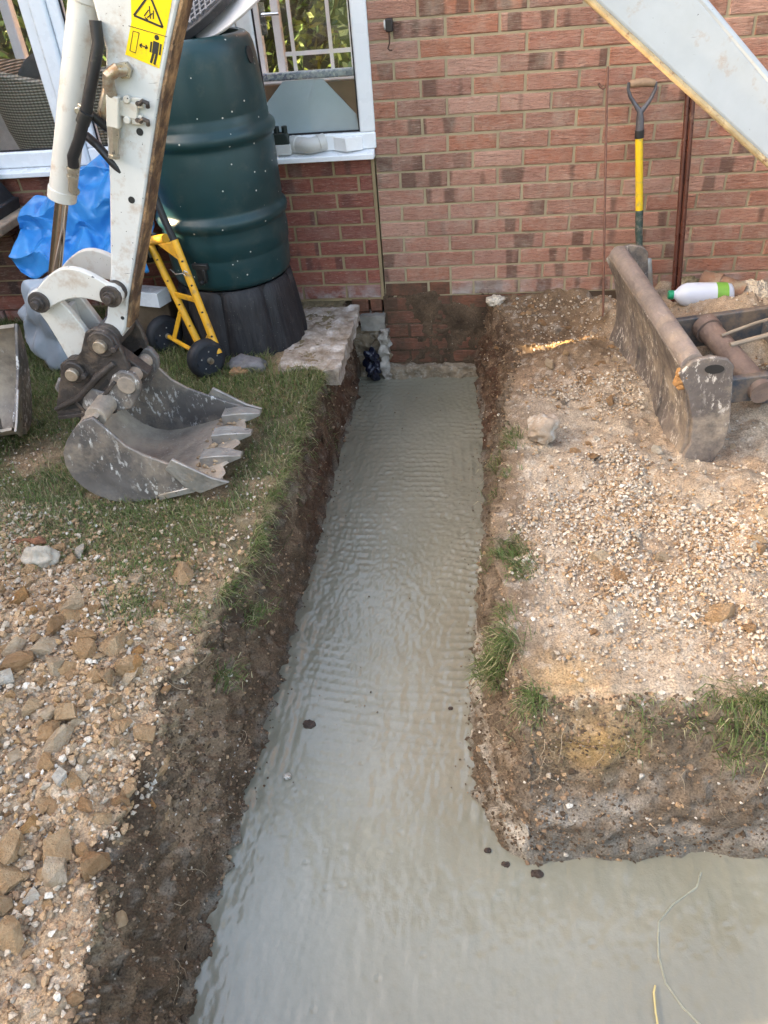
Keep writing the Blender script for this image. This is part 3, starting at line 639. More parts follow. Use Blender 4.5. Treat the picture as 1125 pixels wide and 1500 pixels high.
for x, z in ((-0.640,1.208),(-0.652,1.168)): disc(cl_, x, z, 0.006, -1.5665, -1.556, 10)
obj('clip', cl_, HITCH, dip)
# safety decal
def flat_poly(m, pts, y, t=0.0006): m.prism([(x, y, z) for x, z in pts], (0, t, 0))
dec = MB(); flat_poly(dec, [(-0.590,1.475),(-0.478,1.462),(-0.566,1.283),(-0.649,1.320),(-0.612,1.39)], YN-0.0012); dec = obj('safety_decal', dec, YELLOW, dip, angle=0)
sy = MB(); yy = YN-0.0020
def stroke(p, q, w=0.0035):
    (x0, z0), (x1, z1) = p, q; L = math.hypot(x1-x0, z1-z0); nx, nz_ = -(z1-z0)/L*w/2, (x1-x0)/L*w/2
    flat_poly(sy, [(x0+nx,z0+nz_),(x1+nx,z1+nz_),(x1-nx,z1-nz_),(x0-nx,z0-nz_)], yy)
A, B, Cp = (-0.601,1.403), (-0.533,1.373), (-0.549,1.444)
stroke(A, B, 0.005); stroke(B, Cp, 0.005); stroke(Cp, A, 0.005)
for p, q in (((-0.575,1.400),(-0.560,1.412)),((-0.568,1.396),(-0.552,1.404)),((-0.560,1.393),(-0.556,1.42)),((-0.574,1.397),(-0.567,1.391)),((-0.553,1.392),(-0.548,1.41))): stroke(p, q, 0.0028)
stroke((-0.622,1.382),(-0.527,1.352),0.0015)
stroke((-0.613,1.370),(-0.598,1.365),0.0015); stroke((-0.598,1.365),(-0.620,1.322),0.0015); stroke((-0.620,1.322),(-0.634,1.328),0.0015); stroke((-0.634,1.328),(-0.613,1.370),0.0015)
stroke((-0.604,1.339),(-0.585,1.331),0.003); stroke((-0.604,1.339),(-0.597,1.341),0.003); stroke((-0.604,1.339),(-0.601,1.332),0.003); stroke((-0.585,1.331),(-0.592,1.330),0.003); stroke((-0.585,1.331),(-0.588,1.338),0.003)
hx, hz = -0.5545, 1.352
flat_poly(sy, [(hx+0.0062*math.cos(a*PI/5), hz+0.0062*math.sin(a*PI/5)) for a in range(10)], yy)
stroke((-0.558,1.343),(-0.569,1.317),0.0155); stroke((-0.547,1.337),(-0.557,1.313),0.0045); stroke((-0.571,1.344),(-0.580,1.321),0.0045)
stroke((-0.572,1.319),(-0.585,1.297),0.006); stroke((-0.564,1.316),(-0.577,1.293),0.006)
obj('decal_symbols', sy, BLACK, dec, angle=0)
# bucket ram, rod, hoses
rb = MB(); rb.cyl((-0.735,-1.5,1.455),(-0.969,-1.5,0.966),0.039,n=28); rb.cyl((-0.958,-1.5,0.99),(-0.972,-1.5,0.960),0.0415,n=28); rb.cyl((-0.742,-1.5,1.44),(-0.735,-1.5,1.455),0.043,n=28)
ram = obj('bucket_ram', rb, worn_paint('ram_paint', (0.60,0.585,0.54), 0.1, 0.35), EX, bevel=0.002)
obj('piston_rod', MB().cyl((-0.967,-1.5,0.97),(-1.10,-1.5,0.68),0.0195,n=24), CHROME, ram)
cap = MB(); cap.tube([(-0.70,-1.5,1.50),(-0.725,-1.5,1.475),(-0.735,-1.5,1.455)], [0.03,0.046,0.044], 18); obj('ram_cap', cap, RUSTF, ram)
h1 = MB(); h1.tube([(-0.70,-1.56,1.40),(-0.706,-1.565,1.35),(-0.735,-1.572,1.29),(-0.775,-1.575,1.215),(-0.83,-1.568,1.13),(-0.868,-1.560,1.085),(-0.876,-1.556,1.06)], 0.0155, 14); h1 = obj('hydraulic_hose', h1, RUBBER, ram)
h2 = MB(); h2.tube([(-0.795,-1.565,1.205),(-0.79,-1.545,1.19),(-0.76,-1.53,1.15),(-0.72,-1.515,1.12)], 0.012, 12); h2.tube([(-0.83,-1.52,1.13),(-0.80,-1.53,1.105),(-0.765,-1.54,1.06),(-0.74,-1.53,1.02)], 0.012, 12); obj('hydraulic_hose', h2, RUBBER, ram)
ft = MB(); ft.tube([(-0.876,-1.556,1.066),(-0.886,-1.553,1.045),(-0.894,-1.552,1.02),(-0.905,-1.545,0.995),(-0.905,-1.53,0.985)], [0.013,0.0135,0.0125,0.013,0.012], 10); ft.cyl((-0.880,-1.555,1.056),(-0.884,-1.5535,1.046),0.017,n=6); ft.cyl((-0.888,-1.553,1.036),(-0.891,-1.552,1.028),0.0165,n=6)
obj('hose_fitting', ft, BRASS, ram)
hc = MB(); hc.bar((-0.815,-1.553,1.203),(-0.79,-1.563,1.192),0.032,0.012,(0,1,0)); disc(hc, -0.812, 1.200, 0.010, -1.567, -1.55); obj('hose_clip', hc, BRASS, ram, bevel=0.003)
cu = MB(); cu.tube([(-0.803,-1.576,1.172),(-0.782,-1.578,1.198)], 0.0185, 14); obj('hose_sleeve', cu, BLACK, ram)
gf = MB(); gf.tube([(-0.735,-1.50,1.255),(-0.748,-1.505,1.225),(-0.765,-1.51,1.185),(-0.768,-1.51,1.165)], [0.012,0.014,0.017,0.014], 12); obj('grease_fitting', gf, BRASS, ram)
# tipping links
def arc_link(y0, y1, mat):
    P0, P1 = Vector((-0.862,0.691)), Vector((-1.103,0.680)); up_, dn = [], []
    for i in range(13):
        t = i/12; c = P0.lerp(P1, t); b = math.sin(PI*t)
        up_.append((c.x, c.y+0.036+0.062*b)); dn.append((c.x, c.y-0.036+0.038*b))
    e0 = [(P0.x+0.036*math.cos(a), P0.y+0.036*math.sin(a)) for a in (-1.2,-0.6,0,0.6,1.2)]
    e1 = [(P1.x-0.038*math.cos(a), P1.y+0.038*math.sin(a)) for a in (1.2,0.6,0,-0.6,-1.2)]
    o = obj('tipping_link', MB().xz(e0+up_+e1+dn[::-1], y0, y1), mat, EX, bevel=0.004); return o
arc_link(-1.592,-1.568,PAINT3); arc_link(-1.432,-1.408,PAINT3)
hlk = MB()
for ya, yb in ((-1.560,-1.535),(-1.465,-1.440)):
    hlk.xz([(-1.135,0.70),(-1.075,0.70),(-1.03,0.63),(-0.995,0.55),(-0.99,0.48),(-1.03,0.44),(-1.09,0.44),(-1.105,0.52),(-1.125,0.60),(-1.15,0.66)], ya, yb)
hlk.box(-1.075,-1.055,-1.535,-1.465,0.50,0.63)
obj('bucket_link', hlk, PAINT3, EX, bevel=0.004)
for x, z in ((-0.862,0.691),(-1.103,0.680)):
    pn = MB(); disc(pn, x, z, 0.034, -1.600, -1.40, 24); disc(pn, x, z, 0.022, -1.612, -1.39, 8); disc(pn, x, z, 0.014, -1.628, -1.61, 12)
    obj('pivot_pin', pn, HITCH, EX, bevel=0.002)
# quick hitch
hp = [(-0.955,0.590),(-0.925,0.585),(-0.895,0.56),(-0.878,0.50),(-0.872,0.445),(-0.90,0.415),(-0.965,0.36),(-1.04,0.285),(-1.10,0.27),(-1.180,0.262),(-1.185,0.29),(-1.165,0.335),(-1.125,0.415),(-1.108,0.465),(-1.075,0.485),(-1.045,0.487),(-1.02,0.51),(-0.985,0.575)]
hm = MB(); hm.xz(hp, -1.597,-1.575); hm.xz(hp, -1.425,-1.403)
hitch = obj('quick_hitch', hm, HITCH, EX, bevel=0.005)
hb = MB(); hb.bar((-0.90,-1.5,0.44),(-1.02,-1.5,0.32),0.15,0.05,(0,1,0)); hb.cyl((-0.936,-1.574,0.539),(-0.936,-1.426,0.539),0.045); hb.cyl((-1.063,-1.574,0.442),(-1.063,-1.426,0.442),0.042)
hb.bar((-1.03,-1.5,0.30),(-1.18,-1.5,0.275),0.15,0.014,(0,1,0)); obj('hitch_body', hb, HITCH, hitch, bevel=0.004)
hr = MB(); hr.tube([(-0.915,-1.600,0.470),(-0.985,-1.606,0.425),(-1.08,-1.606,0.345),(-1.18,-1.600,0.30)], [0.010,0.013,0.012,0.008], 8); hr.bar((-0.93,-1.603,0.405),(-1.06,-1.603,0.285),0.012,0.022,(0,1,0)); hr.bar((-1.06,-1.60,0.283),(-1.18,-1.60,0.268),0.014,0.014,(0,1,0)); hr.bar((-1.095,-1.602,0.33),(-1.07,-1.602,0.285),0.012,0.01,(0,1,0)); obj('guide_rib', hr, HITCH, hitch, bevel=0.002)
hs = MB(); hs.xz([(-0.960,0.410),(-1.06,0.325),(-1.075,0.313),(-1.055,0.313),(-0.955,0.398)], -1.5985, -1.59); hs.xz([(-1.09,0.305),(-1.16,0.292),(-1.10,0.325)], -1.5985, -1.59); obj('slot', hs, BLACK, hitch, angle=0)
for x, z, r, bx_, bz_ in ((-0.936,0.539,0.044,-0.893,0.525),(-1.063,0.442,0.038,-1.025,0.432)):
    b_ = MB(); disc(b_, x, z, r, -1.612, -1.595, 24); obj('pin_boss', b_, HITCH, hitch, bevel=0.004)
    b_ = MB(); disc(b_, bx_, bz_, 0.010, -1.625, -1.595, 6); obj('bolt_head', b_, HITCH, hitch, bevel=0.002)
    b_ = MB(); disc(b_, x, z-0.002, 0.0215, -1.630, -1.60, 18); obj('hitch_pin', b_, PIN, hitch, bevel=0.003)
hk = MB(); hk.tube([(-1.15,-1.50,0.34),(-1.19,-1.50,0.355),(-1.205,-1.5,0.33),(-1.195,-1.5,0.30),(-1.16,-1.5,0.285)], [0.012,0.013,0.013,0.013,0.012], 10); obj('safety_hook', hk, BUCK, hitch)
# buckets
def make_bucket(parent, fx, ya, yb, teeth_y, mi, mo, holes=True):
    """fx maps bucket profile coordinates (p, q, w) to world"""
    shell = [(-0.600,0.094),(-0.66,0.072),(-0.74,0.048),(-0.83,0.022),(-0.90,0.006),(-0.961,0.0),(-1.015,0.010),(-1.062,0.034),(-1.098,0.068),(-1.122,0.110),(-1.131,0.160),(-1.122,0.21),(-1.095,0.255),(-1.055,0.300),(-1.015,0.332),(-0.975,0.345)]
    mouth = [(-0.955,0.32),(-0.938,0.298),(-0.892,0.235),(-0.84,0.198),(-0.773,0.168),(-0.70,0.138),(-0.63,0.112)]
    body = None
    m = MB(); ns = 13
    for side in (0, 1):
        P = []
        for (p, q) in shell:
            row = []
            for j in range(ns):
                w = ya+(yb-ya)*j/(ns-1); k = 0.013*side
                cx, cz = -0.86, 0.24; dx, dz = cx-p, cz-q; L = math.hypot(dx, dz)
                lip = 0.012*math.sin(j*2.4)*(1 if p > -0.61 else 0)
                row.append(fx(p+dx/L*k+lip, q+dz/L*k, w))
            P.append(row)
        m.grid(P if side == 0 else [r[::-1] for r in P])
        if side == 1: inner = P
    n1 = len(shell)*ns
    for j in range(ns-1):
        m.f.append((j, j+1, n1+(ns-1-(j+1)), n1+(ns-1-j)))
        b = (len(shell)-1)*ns; m.f.append((b+j+1, b+j, n1+b+(ns-1-j), n1+b+(ns-1-(j+1))))
    body = obj('shell', m, mi, parent, angle=40)
    def plate(w0, w1, pts, name='side_plate', mat=mo, bev=0.003):
        P = [fx(p, q, w0) for p, q in pts]; e = Vector(fx(pts[0][0], pts[0][1], w1))-Vector(P[0]); return obj(name, MB().prism(P, e), mat, parent, bevel=bev)
    sp = shell[1:]+mouth
    plate(ya-0.012, ya, sp); plate(yb, yb+0.012, sp)
    # side cutters
    sc = [(-0.775,0.150),(-0.742,0.190),(-0.620,0.115),(-0.563,0.096),(-0.600,0.082),(-0.674,0.050),(-0.72,0.075)]
    plate(ya-0.024, ya-0.0125, sc, 'side_cutter', TOOTH); plate(yb+0.0125, yb+0.024, sc, 'side_cutter', TOOTH)
    wr = [(-0.83,0.016),(-0.70,0.050),(-0.672,0.066),(-0.70,0.074),(-0.83,0.040)]
    plate(ya-0.020, ya-0.0125, wr, 'wear_strip', TOOTH)
    for w in teeth_y:
        T = []
        for p, hh, ww in ((-0.70,0.018,0.030),(-0.645,0.022,0.030),(-0.60,0.016,0.024),(-0.555,0.004,0.016)):
            q = 0.088+(p+0.66)*0.10+0.012
            T.append([fx(p, q-hh, w-ww), fx(p, q+hh, w-ww), fx(p, q+hh, w+ww), fx(p, q-hh, w+ww), fx(p, q-hh, w-ww)])
        t = MB().grid([r[::-1] for r in T]); t.f.append((3, 2, 1, 0)); k = 15; t.f.append((k, k+1, k+2, k+3))
        obj('tooth', t, TOOTH, parent, bevel=0.003)
    return body
bk = make_bucket(EX, lambda p, q, w: (p, w, q), -1.725, -1.275, (-1.60, -1.455, -1.315), BUCKI, BUCK)
ear = [(-1.00,0.33),(-0.935,0.425),(-0.90,0.445),(-0.865,0.43),(-0.848,0.395),(-0.855,0.36),(-0.90,0.30),(-0.955,0.29)]
for ya_ in (-1.425, -1.605):
    er = MB(); er.xz(ear, ya_, ya_+0.025); er.xz([(-1.11,0.24),(-1.06,0.36),(-1.03,0.38),(-0.97,0.36),(-0.96,0.31)], ya_+0.002, ya_+0.023)
    ear_o = obj('ear', er, BUCK, EX, bevel=0.006)
tb = MB(); tb.cyl((-0.893,-1.58,0.392),(-0.893,-1.425,0.392),0.026); disc(tb, -0.893, 0.392, 0.031, -1.612, -1.60, 24); tb.cyl((-0.985,-1.70,0.325),(-0.985,-1.30,0.325),0.036)
obj('cross_tube', tb, BUCKI, ear_o, bevel=0.002)
ck = MB(); rr = random.Random(21)
for i in range(70):
    c = Vector((rr.uniform(-0.74,-0.625), rr.uniform(-1.71,-1.29), 0)); c.z = 0.105+(c.x+0.62)*0.30*-1*-1+rr.uniform(-0.004,0.004) if c.x > -0.72 else 0.075+rr.uniform(-0.02,0.0)
    s_ = rr.uniform(0.003,0.009); ck.tube([c-Vector((s_*1.3,0,0)), c+Vector((0,0,s_*0.35)), c+Vector((s_*1.3,rr.uniform(-1,1)*s_,0))], [s_*0.4,s_,s_*0.35], 6)
tag(obj('caked_clay', ck, simple('pale_clay', (0.40,0.29,0.185), 0.95, 0.35, 70, 1.0), EX, angle=0), kind='stuff')
# boom (swung a little towards the camera side)
def by(x): return -1.50+(x+0.6)*0.13
bl = [(1.62,0.47),(1.10,0.903),(0.548,1.344),(0.20,1.60),(-0.02,1.705),(-0.42,1.79)]
bu = [(-0.44,1.90),(0.06,1.87),(0.34,1.70),(0.83,1.327),(1.075,1.10),(1.70,0.60)]
bm_ = MB(); P = [(x, by(x)-0.05, z) for x, z in bl+bu]; bm_.prism(P, (0.013, 0.10, 0)); boom = obj('boom', bm_, PAINT2, EX, bevel=0.014, seg=3)
lipm = MB(); lipm.tube([(x, by(x)-0.048, z-0.002) for x, z in bl], 0.009, 10); obj('lower_flange', lipm, simple('sunlit_worn_edge', (0.45,0.33,0.18), 0.5, 0.3, 30, 0.3, dirt=(0.20,0.10,0.05), dirt_amt=0.3, dscale=60), boom)  # orange sunlight painted into the lip colour, together with rust
lip2 = MB(); lip2.tube([(x-0.004, by(x)-0.040, z-0.004) for x, z in bu], 0.012, 10); obj('upper_flange', lip2, PAINT2, boom)
dp = MB(); disc(dp, -0.40, 1.86, 0.05, -1.57, -1.43, 24); obj('boom_pin', dp, HITCH, EX)
# dozer blade
E_ = Vector((-0.115, 0.94, 0.032))
def bpr(poly, t0=0.0, t1=1.0): return MB().prism([(x+E_.x*t0, -1.47+E_.y*t0, z+E_.z*t0) for x, z in poly], E_*(t1-t0))
sec = [(0.905,0.345),(0.935,0.25),(0.958,0.15),(0.962,0.06),(0.945,-0.03),(0.975,-0.03),(0.992,0.06),(0.990,0.15),(0.970,0.26),(0.955,0.345)]
bo = obj('dozer_blade', bpr(sec, 0.012, 1.0), BLADE, EX, bevel=0.003, angle=50)
tbm = MB(); tbm.cyl(Vector((0.943,-1.455,0.350)), Vector((0.943,-1.455,0.350))+E_*0.985, 0.038, n=24); obj('top_tube', tbm, steel('tube_steel', (0.22,0.18,0.16), 0.5, (0.33,0.26,0.20), 0.6, 0.6, 0.1), bo)
endp = [(0.898,0.330),(0.93,0.372),(0.986,0.388),(1.040,0.378),(1.062,0.355),(1.070,0.294),(1.092,0.128),(1.085,0.05),(1.057,-0.025),(0.945,-0.035),(0.975,0.06),(0.968,0.15),(0.938,0.25)]
obj('end_plate', bpr(endp, -0.006, 0.012), BLADE, bo, bevel=0.004); obj('end_plate', bpr(endp, 1.0, 1.018), BLADE, bo, bevel=0.004)
hm_ = MB(); hm_.prism([(1.005+0.030*math.cos(a*PI/8)-0.0, -1.4775, 0.345+0.016*math.sin(a*PI/8)) for a in range(16)], (0, 0.006, 0)); obj('lifting_hole', hm_, BLACK, bo, angle=0)
cl2 = MB(); rr = random.Random(3)
for i in range(7): 
    c = Vector((0.915+rr.uniform(-0.008,0.012), -1.46+rr.uniform(-0.01,0.012), 0.275+rr.uniform(0,0.06))); cl2.tube([c-Vector((0.012,0,0.012)), c, c+Vector((0.010,0.004,0.014))], [0.008,0.018,0.007], 7)
obj('caked_clay', cl2, simple('orange_clay', (0.42,0.22,0.085), 0.95, 0.3, 60, 1.0), bo, angle=0)
rb2 = MB(); 
for t in (0.30, 0.62): c = Vector((0.99,-1.47,0.12))+E_*t; rb2.obox(c, (0.04,0.005,0), (-0.001,0.012,0), (0,0,0.13))
obj('blade_rib', rb2, BLADE, bo)
am = MB(); am.bar((1.00,-1.235,0.115),(2.0,-1.12,0.19),0.03,0.10); am.bar((0.93,-0.80,0.135),(2.0,-0.68,0.22),0.03,0.13); am.bar((1.45,-1.19,0.12),(1.40,-0.74,0.15),0.05,0.06); arm = obj('blade_arm', am, BLUEGREY, EX, bevel=0.006)
am2 = MB(); am2.cyl((1.155,-0.80,0.175),(1.26,-1.24,0.125),0.044,n=22); am2.cyl((1.15,-0.79,0.178),(1.16,-0.83,0.172),0.052,n=22); obj('arm_tube', am2, steel('arm_tube_steel', (0.19,0.135,0.11), 0.3, (0.27,0.19,0.14), 0.6, 0.6, 0.1), arm)
am3 = MB(); am3.tube([(1.17,-0.95,0.21),(1.30,-0.90,0.235),(1.6,-0.80,0.27)], 0.006, 8); am3.tube([(1.19,-1.01,0.20),(1.32,-0.97,0.215),(1.6,-0.88,0.25)], 0.009, 8); obj('hydraulic_pipe', am3, simple('pipe_tan', (0.30,0.24,0.18), 0.5), arm)
am4 = MB(); am4.box(1.30,1.9,-1.15,-0.80,0.03,0.05); obj('belly_plate', am4, BLUEGREY, arm)
# running gear and body to the right of the picture
for y0 in (-1.55, -0.60):
    tr_ = MB(); pts = [(2.35+0.52*sg+0.17*math.cos(a), 0.17+0.17*math.sin(a)) for sg, r0 in ((1, -PI/2), (-1, PI/2)) for a in [r0+i*PI/8 for i in range(9)]]
    tr_.xz(pts, y0, y0+0.2); obj('track', tr_, RUBBER, EX, bevel=0.01)
bd = MB(); bd.box(1.95,2.75,-1.34,-0.61,0.15,0.40); bd.cyl((2.35,-0.97,0.40),(2.35,-0.97,0.50),0.28); bd.box(1.85,2.95,-1.45,-0.50,0.50,1.05); bd.box(1.60,1.86,-1.25,-1.05,0.42,0.62); obj('body', bd, PAINT2, EX, bevel=0.03)
cp = MB()
for x, y in ((1.95,-1.40),(1.95,-0.55),(2.75,-1.40),(2.75,-0.55)): cp.bar((x,y,1.05),(x,y,2.1),0.05,0.05,(1,0,0))
cp.box(1.9,2.8,-1.43,-0.52,2.1,2.15); obj('canopy', cp, HITCH, EX)
SB = thing('digging_bucket', (-1.72, -1.2, 0.0), 'spare digger bucket standing on the grass, cut off by the left edge', 'bucket')
def sbx(p, q, w):   # mouth towards the camera, width along x
    lx, ly = -w+0.3*q, 0.295-(p+1.13)*0.60; a = math.radians(15); return (-1.52+lx*math.cos(a)-ly*math.sin(a), -1.44+lx*math.sin(a)+ly*math.cos(a), 0.008+q*1.28)
make_bucket(SB, sbx, 0.0, 0.42, (0.08, 0.21, 0.34), BUCKI, BUCK)

# ------------------------------------------------------------------ garden beyond the frame
LEAFC = [(0.045,0.085,0.018),(0.07,0.12,0.03),(0.10,0.15,0.04),(0.035,0.06,0.015)]
M = Mat('hedge_leaves', 0.55, 0.35); M.col(M.ramp(M.attr('tint')['Fac'], [(0,(0.03,0.06,0.012)),(0.5,(0.075,0.13,0.028)),(1,(0.17,0.21,0.05))])); M.b.inputs['Subsurface Weight'].default_value = 0.0
LEAF = M.m
def leaf_cloud(name, x0, x1, y0, y1, z0, z1, n, size, seed, shell=None):
    r = np.random.default_rng(seed)
    C = np.c_[r.uniform(x0, x1, n), r.uniform(y0, y1, n), z0+(z1-z0)*r.uniform(0, 1, n)**0.9]
    if shell: C += shell*np.stack([fbm(C[:,0], C[:,1], C[:,2], 1.3, 2, seed+i) for i in range(3)], -1)
    a = r.normal(size=(n, 3)); a /= np.linalg.norm(a, axis=1)[:, None]; b = np.cross(a, r.normal(size=(n, 3))); b /= np.linalg.norm(b, axis=1)[:, None]
    s = size*r.uniform(0.6, 1.4, n)[:, None]
    V = np.stack([C-a*s, C+b*s*0.45, C+a*s, C-b*s*0.45], 1).reshape(-1, 3); Fc = np.arange(4*n).reshape(-1, 4)
    return np_mesh(name, V, Fc, {'tint': np.repeat(r.uniform(0, 1, n), 4)}, smooth=False)
def hedge(x0, x1, y0, y1, z1, label, seed, n, size=0.05, z0=0.0, core=True, cells=None):
    t = thing('hedge', ((x0+x1)/2, (y0+y1)/2, 0), label, 'hedge', None)
    o = link('foliage', leaf_cloud('foliage', x0, x1, y0, y1, z0, z1, n, size, seed), LEAF, t); o.matrix_parent_inverse = t.matrix_basis.inverted()
    if core:
        m = MB()
        for c in (cells or [(x0+0.15, x1-0.15, y0+0.05, y1-0.05, z0, z1-0.1)]): m.box(*c)
        obj('branches', m, simple('hedge_core', (0.03,0.035,0.018), 0.9), t, angle=0)
    return t

# ------------------------------------------------------------------ water butt and stand
def crease(W, fr, seed, k=7):
    r = np.random.default_rng(seed); t = 0; tot = 0
    wx = W+0.02*np.stack([fbm(W[...,0], W[...,1], W[...,2], fr*0.5, 2, seed+i) for i in range(3)], -1)*8/fr
    for i in range(k):
        d = r.normal(size=3); d /= np.linalg.norm(d); f_ = fr*r.uniform(0.6, 1.9); a_ = 1/f_
        q = (wx@d)*f_+r.uniform(0, 1); t = t+a_*(np.abs(q-np.floor(q)-0.5)*4-1); tot += a_
    return t/tot*1.7
def blob_mesh(name, c, r, nu=56, nv=40, rid=0.03, rs=9.0, seed=0, sq=2.4, flat=None, soft=0.03, film=False, k=4):
    u = np.linspace(0, 2*np.pi, nu, endpoint=False); v = np.linspace(-np.pi/2, np.pi/2, nv)
    U, V = np.meshgrid(u, v, indexing='ij')
    sg = lambda a, e: np.sign(a)*np.abs(a)**(2/e)
    D = np.stack([sg(np.cos(V), sq)*sg(np.cos(U), sq), sg(np.cos(V), sq)*sg(np.sin(U), sq), sg(np.sin(V), sq)], -1)
    P = D*np.array(r)
    W = P+np.array(c)
    n1 = (crease(W, rs*0.62, seed, 5) if film else 1-2*np.abs(fbm(W[...,0], W[...,1], W[...,2]*0.8, rs, 3, seed))); n2 = fbm(W[...,0], W[...,1], W[...,2], rs*0.4, 2, seed+7)
    n3 = 1-2*np.abs(fbm(W[...,0], W[...,1]*1.2, W[...,2], rs*2.6, 2, seed+3))
    Dn = D/np.maximum(np.linalg.norm(D, axis=-1, keepdims=True), 1e-6)
    P = W + Dn*(rid*(n1-0.3)+soft*n2+(0 if film else rid*0.3)*n3)[..., None]
    if flat is not None: P[..., 2] = np.maximum(P[..., 2], flat)
    i = np.arange(nu); f = []
    for j in range(nv-1):
        a = i*nv+j; b = ((i+1) % nu)*nv+j; f.append(np.stack([a, b, b+1, a+1], -1))
    return np_mesh(name, P.reshape(-1, 3), np.concatenate(f))
M = Mat('green_plastic', 0.36, 0.45)
c = M.ramp(M.noise(4, 4), [(0.3, (0.005,0.030,0.034)), (0.7, (0.008,0.042,0.048))])
c = M.mix(M.ramp(M.noise(11, 6, 0.7), [(0.55, 0.0), (0.8, 0.28)]), c, (0.14,0.13,0.10))
spk = M.math('MULTIPLY', M.ramp(M.voro(34), [(0.09, 1.0), (0.13, 0.0)]), M.ramp(M.voro(34, out='Color'), [(0.60, 0.0), (0.64, 1.0)]))
c = M.mix(spk, c, (0.6,0.58,0.52)); M.col(c); M.rough(M.ramp(M.noise(9, 5, 0.65), [(0.3, 0.30), (0.75, 0.52)])); M.bump(M.noise(60, 2), 0.05, 0.003)
BUTT = M.m
BC = (-0.87, -0.37, 0.0)
wb = thing('water_butt', (BC[0], BC[1], 0.31), 'dark green plastic water butt on a black stand below the window', 'water butt')
prof = [(0.02,0.312),(0.235,0.310),(0.258,0.322),(0.267,0.345),(0.271,0.44),(0.270,0.452),(0.276,0.460),(0.277,0.52),(0.273,0.556),(0.275,0.565),(0.285,0.575),(0.289,0.592),(0.285,0.609),(0.274,0.620),(0.270,0.634),(0.273,0.645),(0.273,0.86),(0.270,0.872),(0.272,0.885),(0.284,0.895),(0.288,0.912),(0.284,0.929),(0.271,0.940),(0.266,0.953),(0.267,0.972),(0.262,0.980),(0.264,0.99),(0.259,1.08),(0.252,1.17),(0.247,1.205),(0.238,1.232),(0.222,1.247),(0.205,1.252),(0.198,1.248),(0.195,1.225),(0.195,1.0),(0.02,0.99)]
obj('barrel', MB().lathe(BC, prof, 72), BUTT, wb, angle=50)
hole = MB(); 
a = math.radians(-12); d_ = Vector((math.cos(a), math.sin(a), 0.12)).normalized(); p_ = Vector((BC[0], BC[1], 1.175))+Vector((math.cos(a), math.sin(a), 0))*0.2515; s_ = Vector((-math.sin(a), math.cos(a), 0)); u_ = d_.cross(s_)
hole.prism([p_-d_*0.001+s_*0.022*math.cos(t)+u_*0.030*math.sin(t) for t in [i*PI/10 for i in range(20)]], d_*0.005); obj('overflow_hole', hole, BLACK, wb, angle=0)
tp = MB(); a = math.radians(-101); d_ = Vector((math.cos(a), math.sin(a), 0)); s_ = Vector((-math.sin(a), math.cos(a), 0)); q_ = Vector((BC[0], BC[1], 0))+d_*0.275
tp.obox(q_+Vector((0,0,0.435)), s_*0.036, d_*0.012, (0,0,0.012)); tp.obox(q_-s_*0.004+Vector((0,0,0.395)), s_*0.020, d_*0.008, (0,0,0.032)); tp.obox(q_+s_*0.016+Vector((0,0,0.40)), s_*0.006, d_*0.014, (0,0,0.026)); tp.cyl(q_+Vector((0,0,0.37)), q_+d_*0.03+Vector((0,0,0.37)), 0.009)
obj('tap_bracket', tp, BLACK, wb, bevel=0.003)
M = Mat('stand_plastic', 0.55, 0.4); v = M.vmul(M.pos(), (60, 60, 5))
gr = M.noise(1.0, 5, 0.65, v); c = M.ramp(gr, [(0.3,(0.006,0.006,0.008)),(0.7,(0.026,0.025,0.028))]); c = M.mix(M.ramp(M.noise(16,5,0.7),[(0.58,0.0),(0.8,0.4)]), c, (0.15,0.13,0.11))
c = M.mix(M.ramp(M.voro(60),[(0.04,0.9),(0.07,0.0)]), c, (0.3,0.28,0.25)); M.col(c); M.bump(gr, 0.7, 0.008); STAND = M.m
bs = thing('water_butt_stand', (BC[0], BC[1], 0.0), 'black ribbed plastic stand under the green water butt', 'stand')
n = 64; P = []
for z, r0 in ((-0.03,0.302),(0.05,0.296),(0.13,0.286),(0.22,0.274),(0.295,0.262),(0.3085,0.250)):
    row = []
    for k in range(n+1):
        t = 2*PI*(k % n)/n; g = ((k % n)*8/n) % 1.0; notch = 0.016*max(0, 1-min(g, 1-g)*14)
        rr_ = r0-notch; row.append((BC[0]+rr_*math.cos(t), BC[1]+rr_*math.sin(t), z))
    P.append(row)
m = MB().grid([r[::-1] for r in P]); obj('panel_ring', m, STAND, bs, angle=40); obj('top_plate', MB().cyl((BC[0],BC[1],0.285),(BC[0],BC[1],0.3083),0.249,n=48), STAND, bs)
ld = thing('drain_grid', (-0.93, -0.40, 1.27), 'black plastic grid lying tilted on top of the water butt', 'grid')
ax = Vector((0.88, 0.0, 0.46)).normalized(); ay = Vector((-0.25, 0.8, 0.42)); ay = (ay-ax*ay.dot(ax)).normalized(); az = ax.cross(ay); lc = Vector((-0.815,-0.345,1.375))
lm = MB(); pts = [lc+ax*0.27*math.cos(t)+ay*0.19*math.sin(t) for t in [2*PI*i/48 for i in range(48)]]; lm.prism([p-az*0.02 for p in pts], az*0.035)
GRIDP = simple('grid_plastic', (0.05,0.05,0.055), 0.45, 0.2, 20, dirt=(0.14,0.12,0.11), dirt_amt=0.2); obj('rim', lm, GRIDP, ld, bevel=0.004)
rb_ = MB()
for i in range(-9, 10):
    o_ = i*0.026; L = 0.19*math.sqrt(max(0.02, 1-(o_/0.27)**2))*0.93; rb_.obox(lc+ax*o_+az*0.019, ax*0.004, ay*L, az*0.005)
for i in range(-6, 7):
    o_ = i*0.027; L = 0.27*math.sqrt(max(0.02, 1-(o_/0.19)**2))*0.93; rb_.obox(lc+ay*o_+az*0.0185, ax*L, ay*0.004, az*0.0045)
